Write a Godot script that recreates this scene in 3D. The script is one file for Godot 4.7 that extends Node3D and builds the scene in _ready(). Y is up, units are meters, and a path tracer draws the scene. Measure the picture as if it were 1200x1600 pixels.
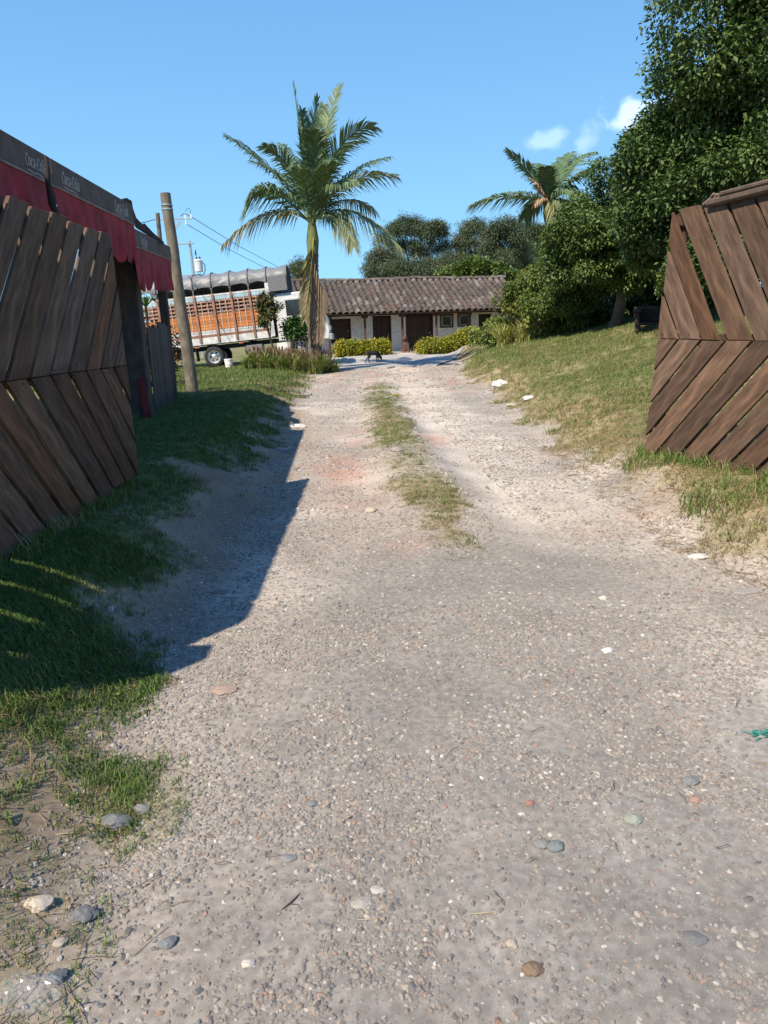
extends Node3D
# A gravel drive between two open board gates, a farmhouse, a stake truck and palms at its end.

const FPX := 1130.0
const PITCH := 0.2429
const ROLL := 0.035
const EYE := Vector3(0, 1.5, 0)
var CB := Basis.from_euler(Vector3(-PITCH, 0, -ROLL))
var rng := RandomNumberGenerator.new()
var n_big := FastNoiseLite.new()
var n_mid := FastNoiseLite.new()
var n_fine := FastNoiseLite.new()
var T := {}
var M := {}
var taken := {}

# ---------------------------------------------------------------- geometry helpers
class Geo:
	var v := PackedVector3Array()
	var n := PackedVector3Array()
	var c := PackedColorArray()
	var col := Color(1, 1, 1)
	func tri(a: Vector3, b: Vector3, d: Vector3) -> void:
		var k := (d - a).cross(b - a).normalized()
		v.push_back(a); v.push_back(b); v.push_back(d)
		for i in 3:
			n.push_back(k); c.push_back(col)
	func trin(a: Vector3, b: Vector3, d: Vector3, na: Vector3, nb: Vector3, nd: Vector3) -> void:
		v.push_back(a); v.push_back(b); v.push_back(d)
		n.push_back(na); n.push_back(nb); n.push_back(nd)
		for i in 3:
			c.push_back(col)
	func quad(a: Vector3, b: Vector3, d: Vector3, e: Vector3) -> void:
		tri(a, b, d); tri(a, d, e)
	func quadn(a: Vector3, b: Vector3, d: Vector3, e: Vector3, na: Vector3, nb: Vector3, nd: Vector3, ne: Vector3) -> void:
		trin(a, b, d, na, nb, nd); trin(a, d, e, na, nd, ne)
	# box with chamfered edges; x = frame, s = full size, k = chamfer
	func box(x: Transform3D, s: Vector3, k := 0.004) -> void:
		var h := s * 0.5
		k = minf(k, minf(h.x, minf(h.y, h.z)) * 0.6)
		var ax := [0, 1, 2]
		var f := func(sx, sy, sz, w):
			var p := Vector3(sx * h.x, sy * h.y, sz * h.z)
			for q in 3:
				if q != w:
					p[q] -= signf(p[q]) * k
			return x * p
		for w in 3:
			var u: int = (w + 1) % 3
			var t: int = (w + 2) % 3
			for sg in [-1, 1]:
				var cs := []
				for ab in [[-1, -1], [1, -1], [1, 1], [-1, 1]]:
					var g := [0, 0, 0]
					g[w] = sg; g[u] = ab[0]; g[t] = ab[1]
					cs.push_back(f.call(g[0], g[1], g[2], w))
				if sg > 0:
					quad(cs[3], cs[2], cs[1], cs[0])
				else:
					quad(cs[0], cs[1], cs[2], cs[3])
		for w in 3:   # edges along axis w
			var u: int = (w + 1) % 3
			var t: int = (w + 2) % 3
			for a in [-1, 1]:
				for b in [-1, 1]:
					var g0 := [0, 0, 0]
					var g1 := [0, 0, 0]
					g0[w] = -1; g0[u] = a; g0[t] = b
					g1[w] = 1; g1[u] = a; g1[t] = b
					var p0: Vector3 = f.call(g0[0], g0[1], g0[2], u)
					var p1: Vector3 = f.call(g1[0], g1[1], g1[2], u)
					var q0: Vector3 = f.call(g0[0], g0[1], g0[2], t)
					var q1: Vector3 = f.call(g1[0], g1[1], g1[2], t)
					if a * b > 0:
						quad(p0, q0, q1, p1)
					else:
						quad(p0, p1, q1, q0)
		for a in [-1, 1]:
			for b in [-1, 1]:
				for e in [-1, 1]:
					var p: Vector3 = f.call(a, b, e, 0)
					var q: Vector3 = f.call(a, b, e, 1)
					var r: Vector3 = f.call(a, b, e, 2)
					if a * b * e > 0:
						tri(p, r, q)
					else:
						tri(p, q, r)
	# smooth tube along points
	func tube(p: Array, r: Array, sides := 8, caps := true, squash := 1.0) -> void:
		var rings := []
		var prev := Vector3.ZERO
		for i in p.size():
			var dir: Vector3 = (p[mini(i + 1, p.size() - 1)] - p[maxi(i - 1, 0)]).normalized()
			var side: Vector3
			if prev == Vector3.ZERO:
				side = dir.cross(Vector3.UP if absf(dir.y) < 0.9 else Vector3.RIGHT).normalized()
			else:
				side = (prev - dir * prev.dot(dir)).normalized()
			prev = side
			var up := side.cross(dir)
			var ring := []
			for k in sides:
				var a := TAU * k / sides
				var o := side * cos(a) + up * sin(a) * squash
				ring.push_back([p[i] + o * r[i], o.normalized()])
			rings.push_back(ring)
		for i in p.size() - 1:
			for k in sides:
				var k2 := (k + 1) % sides
				var A = rings[i][k]
				var B = rings[i][k2]
				var D = rings[i + 1][k2]
				var E = rings[i + 1][k]
				quadn(A[0], B[0], D[0], E[0], A[1], B[1], D[1], E[1])
		if caps:
			for k in range(1, sides - 1):
				tri(rings[0][0][0], rings[0][k + 1][0], rings[0][k][0])
				var l: int = p.size() - 1
				tri(rings[l][0][0], rings[l][k][0], rings[l][k + 1][0])
	# lathe: profile [[radius, along], ...] turned about axis of x (local y)
	func lathe(x: Transform3D, prof: Array, sides := 20) -> void:
		for i in prof.size() - 1:
			var a: Array = prof[i]
			var b: Array = prof[i + 1]
			var dn := Vector2(b[1] - a[1], -(b[0] - a[0])).normalized()
			for k in sides:
				var t0 := TAU * k / sides
				var t1 := TAU * (k + 1) / sides
				var d0 := Vector3(cos(t0), 0, sin(t0))
				var d1 := Vector3(cos(t1), 0, sin(t1))
				var na := (x.basis * (d0 * dn.x + Vector3.UP * dn.y)).normalized()
				var nb := (x.basis * (d1 * dn.x + Vector3.UP * dn.y)).normalized()
				var p0 = x * (d0 * a[0] + Vector3.UP * a[1])
				var p1 = x * (d1 * a[0] + Vector3.UP * a[1])
				var q0 = x * (d0 * b[0] + Vector3.UP * b[1])
				var q1 = x * (d1 * b[0] + Vector3.UP * b[1])
				if a[0] > 1e-5:
					trin(p0, p1, q1, na, nb, nb)
				if b[0] > 1e-5:
					trin(p0, q1, q0, na, nb, na)
	# convex polygon (Vector2 list, counter-clockwise) in the local xy plane, given depth along z, chamfered front
	func slab(x: Transform3D, poly: PackedVector2Array, depth: float, k := 0.004) -> void:
		var m := poly.size()
		var front := []
		var mid := []
		var back := []
		for i in m:
			var p := poly[i]
			var a := (p - poly[(i + m - 1) % m]).normalized()
			var b := (poly[(i + 1) % m] - p).normalized()
			var na := Vector2(-a.y, a.x)
			var nb := Vector2(-b.y, b.x)
			var mi := (na + nb)
			var q := p + mi * (k / maxf(0.35, 1.0 + na.dot(nb)))
			front.push_back(x * Vector3(q.x, q.y, depth * 0.5))
			mid.push_back(x * Vector3(p.x, p.y, depth * 0.5 - k))
			back.push_back(x * Vector3(p.x, p.y, -depth * 0.5))
		for i in range(1, m - 1):
			tri(front[0], front[i + 1], front[i])
			tri(back[0], back[i], back[i + 1])
		for i in m:
			var j := (i + 1) % m
			quad(front[i], front[j], mid[j], mid[i])
			quad(mid[i], mid[j], back[j], back[i])
	func mesh() -> ArrayMesh:
		var a := []
		a.resize(Mesh.ARRAY_MAX)
		a[Mesh.ARRAY_VERTEX] = v; a[Mesh.ARRAY_NORMAL] = n; a[Mesh.ARRAY_COLOR] = c
		var m := ArrayMesh.new()
		m.add_surface_from_arrays(Mesh.PRIMITIVE_TRIANGLES, a)
		return m

class Scat:   # instance buffer of a MultiMesh
	var b := PackedFloat32Array()
	var count := 0
	func put(x: Transform3D, k: Color) -> void:
		var q := x.basis
		b.append_array(PackedFloat32Array([q.x.x, q.y.x, q.z.x, x.origin.x, q.x.y, q.y.y, q.z.y, x.origin.y, q.x.z, q.y.z, q.z.z, x.origin.z, k.r, k.g, k.b, 1.0]))
		count += 1

func numbered(called: String) -> String:
	if not taken.has(called):
		taken[called] = 0
		return called
	taken[called] += 1
	return "%s_%03d" % [called, taken[called]]

func tag(o: Node, label: String, category: String, group := "") -> Node:
	o.set_meta("label", label)
	o.set_meta("category", category)
	if group != "":
		o.set_meta("group", group)
	return o

func thing(called: String, label: String, category: String, at := Vector3.ZERO, turn := 0.0, group := "") -> Node3D:
	var o := Node3D.new()
	o.name = numbered(called)
	add_child(o)
	o.position = at
	o.rotation.y = turn
	tag(o, label, category, group)
	return o

func part(called: String, m: Mesh, mat: Material, parent: Node, x := Transform3D()) -> MeshInstance3D:
	var o := MeshInstance3D.new()
	o.name = numbered(called) if parent == self else called
	o.mesh = m
	o.material_override = mat
	parent.add_child(o, true)
	o.transform = x
	return o

func single(called: String, g: Geo, mat: Material, label: String, category: String, at := Vector3.ZERO, group := "") -> MeshInstance3D:
	var o := part(called, g.mesh(), mat, self)
	o.position = at
	tag(o, label, category, group)
	return o

func copies(called: String, m: Mesh, mat: Material, s: Scat, parent: Node) -> MultiMeshInstance3D:
	var mm := MultiMesh.new()
	mm.transform_format = MultiMesh.TRANSFORM_3D
	mm.use_colors = true
	mm.mesh = m
	mm.instance_count = s.count
	mm.buffer = s.b
	var o := MultiMeshInstance3D.new()
	o.name = numbered(called) if parent == self else called
	o.multimesh = mm
	o.material_override = mat
	parent.add_child(o, true)
	o.set_meta("kind", "stuff")
	return o

func B(s: Vector3, k := 0.004, col := Color(1, 1, 1)) -> ArrayMesh:
	var g := Geo.new()
	g.col = col
	g.box(Transform3D(), s, k)
	return g.mesh()

func tf(at: Vector3, rx := 0.0, ry := 0.0, rz := 0.0) -> Transform3D:
	return Transform3D(Basis.from_euler(Vector3(rx, ry, rz)), at)

# frame whose x axis runs from a to b, y as upright as it can be
func along(a: Vector3, b: Vector3, up := Vector3.UP) -> Transform3D:
	var x := (b - a).normalized()
	var z := x.cross(up).normalized()
	return Transform3D(Basis(x, z.cross(x), z), (a + b) * 0.5)

# a photo pixel's ray, taken to the plane d metres ahead of the camera
func P(px: float, py: float, d: float) -> Vector3:
	var w := CB * Vector3((px - 600.0) / FPX, (800.0 - py) / FPX, -1.0)
	return EYE + w * (d / -w.z)

# the ray taken to the ground
func G(px: float, py: float) -> Vector3:
	var w := CB * Vector3((px - 600.0) / FPX, (800.0 - py) / FPX, -1.0)
	var t := 0.8
	while t < 90.0:
		var p := EYE + w * t
		if p.y < hgt(p.x, p.z):
			return Vector3(p.x, hgt(p.x, p.z), p.z)
		t += 0.01 + t * 0.002
	return EYE + w * t

func px_of(p: Vector3) -> float:
	var w := CB.inverse() * (p - EYE)
	return 600.0 + FPX * w.x / -w.z

# where along a - b a photo column is met
func at_px(a: Vector3, b: Vector3, px: float) -> float:
	var best := 0.0
	var miss := 1e9
	for i in 401:
		var p := a.lerp(b, i / 400.0)
		if p.z < -0.5 and absf(px_of(p) - px) < miss:
			miss = absf(px_of(p) - px)
			best = i / 400.0
	return best

func R(a: float, b: float) -> float:
	return rng.randf_range(a, b)

# ---------------------------------------------------------------- terrain
func pl(x: float, t: Array) -> float:   # piecewise linear table [x0, y0, x1, y1, ...]
	if x <= t[0]:
		return t[1]
	for i in range(2, t.size(), 2):
		if x <= t[i]:
			return lerpf(t[i - 1], t[i + 1], (x - t[i - 2]) / (t[i] - t[i - 2]))
	return t[t.size() - 1]

const T_LEFT := [0.0, -0.55, 1.5, -0.70, 2.5, -1.05, 3.6, -1.22, 5.0, -1.12, 7.0, -1.15, 10.0, -1.32, 15.0, -1.8, 22.0, -2.15, 27.0, -2.6, 31.0, -3.2]
const T_RIGHT := [0.0, 2.9, 3.0, 2.65, 4.4, 2.3, 6.2, 2.15, 8.8, 2.3, 11.5, 2.35, 15.0, 2.55, 25.0, 2.8, 31.0, 3.6]
const T_MID := [3.8, 0.78, 4.6, 0.66, 5.1, 0.52, 9.4, 0.27, 17.0, 0.0, 24.0, 0.0]
const T_BASE := [0.0, 0.0, 11.0, 0.0, 20.0, 0.04, 33.0, 0.17, 40.0, 0.40, 60.0, 0.5, 200.0, 0.5]

func road_left(d: float) -> float:
	return pl(d, T_LEFT) + n_mid.get_noise_2d(d * 6.0, 40.0) * 0.22
func road_right(d: float) -> float:
	return pl(d, T_RIGHT) + n_mid.get_noise_2d(d * 5.0, 90.0) * 0.25

func hgt(x: float, z: float) -> float:
	var d := -z
	var xl := pl(d, T_LEFT)
	var xr := pl(d, T_RIGHT)
	var h := pl(d, T_BASE)
	var nb := n_big.get_noise_2d(x, z)
	var nm := n_mid.get_noise_2d(x * 3.0, z * 3.0)
	if x < xl + 0.3:
		var t := xl - x
		var amp := pl(d, [0.0, 0.26, 2.0, 0.30, 4.0, 0.36, 16.0, 0.38, 30.0, 0.12, 40.0, 0.05])
		h += amp * smoothstep(-0.15, lerpf(0.85, 1.1, smoothstep(4.0, 6.0, d)), t + nm * 0.15) + nb * 0.05 * smoothstep(0.0, 1.5, t)
	elif x > xr - 0.3:
		var t := x - xr
		var sl := lerpf(0.02, 0.235, smoothstep(6.5, 13.0, d))
		if d > 32.0:
			sl *= 1.0 - 0.6 * smoothstep(32.0, 42.0, d)
		h += lerpf(0.2, 0.34, smoothstep(2.0, 5.0, d)) * smoothstep(-0.2, lerpf(0.35, 0.9, smoothstep(7.0, 9.0, d)), t) + minf(sl * maxf(0.0, t - 0.4), 2.0) + nb * 0.07 * smoothstep(0.0, 1.5, t)
	if d < 27.0 and x > xl and x < xr:
		var xm := pl(d, T_MID)
		var w := smoothstep(3.6, 6.5, d) * (1.0 - smoothstep(19.0, 24.0, d))
		var q := x - xm
		h += w * (0.075 * exp(-pow(q / 0.42, 4.0)) - 0.035 * exp(-pow((q - 0.62) / 0.28, 2.0)) - 0.02 * exp(-pow((q + 0.85) / 0.3, 2.0)))
	h += nm * 0.018
	if d < 25.0:
		h += n_fine.get_noise_2d(x * 14.0, z * 14.0) * 0.006
	return h

# share of grass at a point of the ground, 0 to 1
func grassy(x: float, z: float) -> float:
	var d := -z
	var g := 0.0
	var nn := n_mid.get_noise_2d(x * 7.0, z * 7.0)
	var tl := road_left(d) - x
	var tr := x - road_right(d)
	if tl > -0.3:
		# worn earth along the drive, in front of the gate bare where the bank breaks off
		var lo := pl(d, [1.0, 0.25, 1.7, 0.15, 2.1, -0.08, 3.0, -0.06, 3.8, 0.3, 5.0, 0.5, 7.0, 0.6, 10.0, 0.45, 13.0, 0.2, 30.0, 0.1])
		g = smoothstep(lo - 0.2, lo + 0.3, tl + nn * 0.55)
		if d > 3.5 and d < 14.0:   # patches on the broken bank
			g = maxf(g, 0.6 * smoothstep(0.05, 0.3, n_mid.get_noise_2d(x * 5.0 + 140.0, z * 5.0)) * smoothstep(0.0, 0.25, tl))
		if d < 2.7:
			g *= lerpf(0.22, 1.0, smoothstep(1.9, 2.35, d + nn * 0.4))
	elif tr > -0.3:
		var lo := pl(d, [3.0, 0.15, 6.0, 0.08, 9.0, 0.15, 16.0, 0.05, 30.0, 0.0])
		g = smoothstep(lo - 0.15, lo + 0.45, tr + nn * 0.4)
		if d > 3.4 and d < 16.0:
			g = maxf(g, 0.75 * smoothstep(-0.1, 0.1, tr + nn * 0.35))
		g *= 1.0 - 0.55 * smoothstep(0.25, 0.6, n_mid.get_noise_2d(x * 3.1 + 77.0, z * 3.1))
	else:
		var xm := pl(d, T_MID)
		var hw := pl(d, [4.2, 0.1, 5.0, 0.2, 7.0, 0.32, 10.0, 0.38, 16.0, 0.42, 22.0, 0.3])
		var w := smoothstep(4.5, 5.3, d) * (1.0 - smoothstep(19.0, 22.0, d))
		g = w * (1.0 - smoothstep(hw * 0.3, hw * 1.2, absf(x - xm) + nn * 0.3))
		g *= 0.5 + 0.5 * smoothstep(-0.2, 0.25, n_mid.get_noise_2d(x * 2.0, z * 2.0 + 31.0))
	if d > 27.0 and x > -5.5 and x < pl(d, [27.0, 3.0, 33.0, 3.6, 37.0, 4.6]):
		g *= 1.0 - smoothstep(27.0, 29.0, d) * (1.0 if x > -3.0 else smoothstep(-5.5, -3.0, x))
	return clampf(g, 0.0, 1.0)

# how dry the grass is, 0 to 1
func dryness(x: float, z: float) -> float:
	var d := -z
	var v := 0.45 + 0.6 * n_mid.get_noise_2d(x * 2.2 + 11.0, z * 2.2 + 5.0)
	if x > 1.5:
		v += 0.02 + 0.5 * (1.0 - smoothstep(0.2, 1.1, x - road_right(d))) - 0.1 * smoothstep(18.0, 26.0, d)
	elif x < -0.6:
		v -= 0.25
		if d < 2.6:
			v += 0.5 * (1.0 - smoothstep(1.8, 2.6, d))
	else:
		v += 0.22 + 0.35 * (1.0 - smoothstep(4.8, 6.5, d))
	return clampf(v, 0.0, 1.0)

func soil(x: float, z: float) -> Color:
	var d := -z
	var a := n_mid.get_noise_2d(x * 2.4, z * 2.4)
	var b := n_mid.get_noise_2d(x * 9.0 + 50.0, z * 9.0)
	var e := n_fine.get_noise_2d(x * 6.0, z * 6.0)
	var sand := Color(0.345, 0.303, 0.262)
	var grit := Color(0.28, 0.26, 0.235)
	var pale := Color(0.50, 0.45, 0.39)
	var red := Color(0.42, 0.215, 0.145)
	var earth := Color(0.255, 0.19, 0.142)
	var k := sand.lerp(grit, smoothstep(-0.25, 0.35, a + b * 0.5))
	# pale sand of the right wheel track, and drifts of it elsewhere
	var xm := pl(d, T_MID)
	var track := Vector2(maxf(0.0, 5.2 - d), x - xm - 0.95).length()   # it begins where the grass strip begins
	k = k.lerp(pale, clampf((1.0 - smoothstep(0.45, 0.85, track + a * 0.3)) * (0.6 + b * 0.7), 0.0, 0.9))
	k = k.lerp(pale, 0.6 * smoothstep(0.1, 0.5, n_mid.get_noise_2d(x * 3.3 + 210.0, z * 3.3)))
	# dark packed grit in the middle of the drive
	var dk := (1.0 - smoothstep(4.4, 5.4, d + a * 0.7)) * (1.0 - smoothstep(0.45, 1.35, absf(x - 0.40 - 0.05 * d) + a * 0.4))
	k = k.lerp(Color(0.225, 0.211, 0.19), 0.85 * dk)
	# red clay showing through on the left wheel track
	var rc := exp(-pow((x + 0.48) / 0.33, 2.0) - pow((d - 8.4) / 1.0, 2.0)) + 0.8 * exp(-pow((x + 0.3) / 0.35, 2.0) - pow((d - 10.8) / 0.9, 2.0)) + 0.7 * exp(-pow((x - 0.75) / 0.25, 2.0) - pow((d - 10.3) / 0.7, 2.0)) + 0.4 * exp(-pow((x + 0.25) / 0.3, 2.0) - pow((d - 6.6) / 0.9, 2.0))
	rc *= 1.0 - smoothstep(-0.4, 0.0, maxf(road_left(d) - x, x - road_right(d)))
	rc += 0.5 * exp(-pow((d - 24.0) / 6.0, 2.0)) * smoothstep(-0.1, 0.4, b) + 0.22 * smoothstep(0.35, 0.6, n_mid.get_noise_2d(x * 5.0 - 30.0, z * 5.0))
	k = k.lerp(red, clampf(rc * (0.5 + b * 1.1 + e * 0.3), 0.0, 0.6))
	# brown earth off the drive
	var out := maxf(road_left(d) - x, x - road_right(d))
	if out > -0.6:
		var br := earth.lerp(Color(0.31, 0.245, 0.185), smoothstep(-0.3, 0.4, b))
		if x > 0.0:
			br = br.lerp(Color(0.29, 0.24, 0.155), 0.8)
		var reach := 0.28 if x < 0.0 and d > 3.4 and d < 15.0 else 0.0
		k = k.lerp(br, smoothstep(-0.15, 0.3, out + b * 0.25 + reach))
	# green below the grass
	var g := grassy(x, z)
	var gc := Color(0.13, 0.145, 0.052).lerp(Color(0.27, 0.22, 0.12), dryness(x, z))
	k = k.lerp(gc, g * 0.85)
	return k * (1.0 + e * 0.22)

# ---------------------------------------------------------------- materials
func noise_tex(called: String, freq: float, lo: float, hi: float, oct := 4, size := 512, kind := FastNoiseLite.TYPE_SIMPLEX_SMOOTH, seed_ := 1) -> NoiseTexture2D:
	var f := FastNoiseLite.new()
	f.noise_type = kind
	f.frequency = freq
	f.fractal_octaves = oct
	f.seed = seed_
	var t := NoiseTexture2D.new()
	t.width = size
	t.height = size
	t.seamless = true
	t.noise = f
	var gr := Gradient.new()
	gr.set_color(0, Color(lo, lo, lo))
	gr.set_color(1, Color(hi, hi, hi))
	t.color_ramp = gr
	if called == "grit":
		gr.add_point(0.4, Color(0.86, 0.86, 0.86))
		gr.set_color(0, Color(0.5, 0.5, 0.5))
	T[called] = t
	return t

func mat(called: String, c: Color, rough := 0.9, tex = null, scale := Vector3.ONE, bump := 0.0, world := false, vc := false, metal := 0.0) -> StandardMaterial3D:
	var m := StandardMaterial3D.new()
	m.resource_name = called
	m.albedo_color = c.linear_to_srgb()
	m.roughness = rough
	m.metallic = metal
	m.vertex_color_use_as_albedo = vc
	m.cull_mode = BaseMaterial3D.CULL_DISABLED
	if tex:
		m.albedo_texture = T[tex]
		m.uv1_triplanar = true
		m.uv1_world_triplanar = world
		m.uv1_scale = scale
		m.uv1_triplanar_sharpness = 4.0
		if bump > 0.0:
			m.heightmap_enabled = true
			m.heightmap_texture = T[tex]
			m.heightmap_scale = bump
	M[called] = m
	return m

func detail(m: StandardMaterial3D, tex: String, scale: Vector3, world := false) -> void:
	m.detail_enabled = true
	m.detail_albedo = T[tex]
	m.detail_blend_mode = BaseMaterial3D.BLEND_MODE_MUL
	m.detail_uv_layer = BaseMaterial3D.DETAIL_UV_2
	m.uv2_triplanar = true
	m.uv2_world_triplanar = world
	m.uv2_scale = scale
	m.uv2_triplanar_sharpness = 4.0

func make_materials() -> void:
	noise_tex("grain", 0.012, 0.76, 1.0, 5, 512, FastNoiseLite.TYPE_SIMPLEX_SMOOTH, 3)
	noise_tex("grit", 0.17, 0.80, 1.0, 3, 1024, FastNoiseLite.TYPE_SIMPLEX, 5)
	noise_tex("speck", 0.03, 0.78, 1.0, 5, 1024, FastNoiseLite.TYPE_SIMPLEX, 7)
	noise_tex("blotch", 0.008, 0.68, 1.0, 5, 512, FastNoiseLite.TYPE_SIMPLEX_SMOOTH, 9)
	noise_tex("cloth", 0.02, 0.85, 1.0, 4, 512, FastNoiseLite.TYPE_SIMPLEX_SMOOTH, 13)
	var g := mat("ground", Color(1.28, 1.28, 1.28), 1.0, "grit", Vector3(2.3, 2.3, 2.3), 0.35, true, true)
	g.albedo_color = Color(1, 1, 1)
	detail(g, "speck", Vector3(0.61, 0.61, 0.61), true)
	g.metallic_specular = 0.25
	mat("stone", Color(1, 1, 1), 0.9, "grit", Vector3(6, 6, 6), 0.15, false, true).metallic_specular = 0.3
	for k in [["grass", 0.55], ["leaf", 0.5], ["leaf_dull", 0.6], ["frond", 0.5]]:
		var m := mat(k[0], Color(1, 1, 1), k[1], null, Vector3.ONE, 0.0, false, true)
		m.backlight_enabled = true
		m.backlight = Color(0.5, 0.55, 0.3)
		m.metallic_specular = 0.35
	M.leaf.metallic_specular = 0.4
	# timber: grain runs along each board's own x axis
	detail(mat("gate_wood", Color(1, 1, 1), 0.8, "grain", Vector3(0.5, 11.0, 11.0), 0.35, false, true), "blotch", Vector3(0.6, 2.6, 2.6))
	M.gate_wood.metallic_specular = 0.3
	detail(mat("old_wood", Color(1, 1, 1), 0.85, "grain", Vector3(0.5, 8.0, 8.0), 0.5, false, true), "blotch", Vector3(0.7, 1.5, 1.5))
	detail(mat("old_wood_y", Color(1, 1, 1), 0.85, "grain", Vector3(5.0, 0.5, 5.0), 0.8, false, true), "blotch", Vector3(1.5, 0.7, 1.5))
	mat("faded_white", Color(0.5, 0.465, 0.44), 0.8, "blotch", Vector3(9, 9, 9))
	detail(mat("paint", Color(1, 1, 1), 0.5, "cloth", Vector3(1.1, 1.1, 1.1), 0.0, false, true), "blotch", Vector3(0.45, 0.45, 0.45))
	mat("plaster", Color(0.9, 0.86, 0.8), 0.95, "cloth", Vector3(0.35, 0.35, 0.35), 0.3)
	detail(mat("cloth", Color(1, 1, 1), 0.9, "cloth", Vector3(2, 2, 2), 0.0, false, true), "blotch", Vector3(0.6, 0.6, 0.6))
	mat("tarp", Color(1, 1, 1), 0.5, "cloth", Vector3(0.9, 0.9, 0.9), 2.5, false, true)
	detail(mat("trunk", Color(1, 1, 1), 0.95, "grit", Vector3(1.2, 1.2, 1.2), 2.0, false, true), "blotch", Vector3(0.8, 0.8, 0.8))
	mat("metal", Color(0.62, 0.66, 0.67), 0.4, "cloth", Vector3(2, 2, 2), 0.0, false, false, 0.75)
	mat("chrome", Color(0.7, 0.7, 0.7), 0.45, null, Vector3.ONE, 0.0, false, false, 1.0)
	mat("rubber", Color(0.035, 0.035, 0.038), 0.85, "grit", Vector3(3, 3, 3))
	mat("rust", Color(0.12, 0.06, 0.035), 0.8, "grit", Vector3(9, 9, 9))
	mat("dark", Color(0.022, 0.021, 0.022), 0.9)
	mat("white_plastic", Color(0.78, 0.77, 0.74), 0.5)
	mat("white_paint", Color(0.74, 0.75, 0.76), 0.35, "cloth", Vector3(0.7, 0.7, 0.7))
	mat("fur", Color(0.018, 0.017, 0.018), 0.75, "grit", Vector3(9, 9, 9), 0.3)
	mat("concrete", Color(0.72, 0.68, 0.63), 0.95, "grit", Vector3(0.8, 0.8, 0.8), 0.4, true)
	detail(M.concrete, "blotch", Vector3(0.3, 0.3, 0.3), true)
	mat("brown_paint", Color(0.11, 0.05, 0.036), 0.7, "grit", Vector3(2, 2, 2), 0.4)
	mat("dark_glass", Color(0.03, 0.036, 0.042), 0.08)
	mat("wire", Color(0.03, 0.03, 0.035), 0.6)
	var gl := mat("glass", Color(0.5, 0.55, 0.58, 0.35), 0.05)
	gl.albedo_color = Color(0.6, 0.65, 0.68, 0.3)
	gl.transparency = BaseMaterial3D.TRANSPARENCY_ALPHA
	var bag := mat("clear_plastic", Color(0.8, 0.8, 0.8, 0.3), 0.15)
	bag.albedo_color = Color(0.85, 0.85, 0.85, 0.12)
	bag.transparency = BaseMaterial3D.TRANSPARENCY_ALPHA
	# roof tiles: burnt clay, most of it grown over
	var tones := [Color(0.16, 0.128, 0.11), Color(0.2, 0.15, 0.12), Color(0.13, 0.112, 0.1), Color(0.24, 0.203, 0.176), Color(0.205, 0.138, 0.102), Color(0.32, 0.285, 0.25)]
	for i in tones.size():
		detail(mat("tile%d" % i, tones[i], 0.92, "grit", Vector3(2.2, 2.2, 2.2), 0.8, true), "blotch", Vector3(1.3, 1.3, 1.3), true)

# ---------------------------------------------------------------- sky
func cloud_cover() -> ImageTexture:
	var w := 4096
	var h := 2048
	var im := Image.create(w, h, false, Image.FORMAT_RGBA8)
	var f := FastNoiseLite.new()
	f.seed = 21
	f.frequency = 0.02
	f.fractal_octaves = 5
	# small fair-weather clouds: [direction azimuth (deg, 0 = ahead, + right), elevation, width, height, strength]
	var list := []
	for c in [[986.0, 178.0, 2.2, 1.25, 0.85], [866.0, 214.0, 2.2, 0.9, 0.4], [914.0, 217.0, 1.3, 1.3, 0.36]]:
		var q := (P(c[0], c[1], 10.0) - EYE).normalized()
		list.push_back([rad_to_deg(atan2(q.x, -q.z)), rad_to_deg(asin(q.y)), c[2], c[3], c[4]])
	var r := RandomNumberGenerator.new()
	r.seed = 4
	for i in 16:
		list.push_back([r.randf_range(50, 310), r.randf_range(9, 34), r.randf_range(2, 5), r.randf_range(0.8, 1.6), r.randf_range(0.4, 0.9)])
	for c in list:
		# image column: the panorama's edge looks along -z
		var cx: float = fposmod(c[0] / 360.0, 1.0) * w
		var cy: float = (0.5 - c[1] / 180.0) * h
		var rx: float = c[2] / 360.0 * w
		var ry: float = c[3] / 180.0 * h
		for y in range(int(cy - ry), int(cy + ry) + 1):
			for x in range(int(cx - rx), int(cx + rx) + 1):
				var u := (x - cx) / rx
				var t := (y - cy) / ry
				var e := 1.0 - sqrt(u * u + t * t)
				var nn := f.get_noise_2d(x * 1.5, y * 2.2)
				var a := clampf(smoothstep(0.05, 0.95, e * 0.9 + nn * 0.95), 0, 1) * float(c[4])
				if a > 0.003:
					var k := a * 0.9
					im.set_pixel(posmod(x, w), clampi(y, 0, h - 1), Color(0.86, 0.82, 0.78, k))
	return ImageTexture.create_from_image(im)

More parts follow.
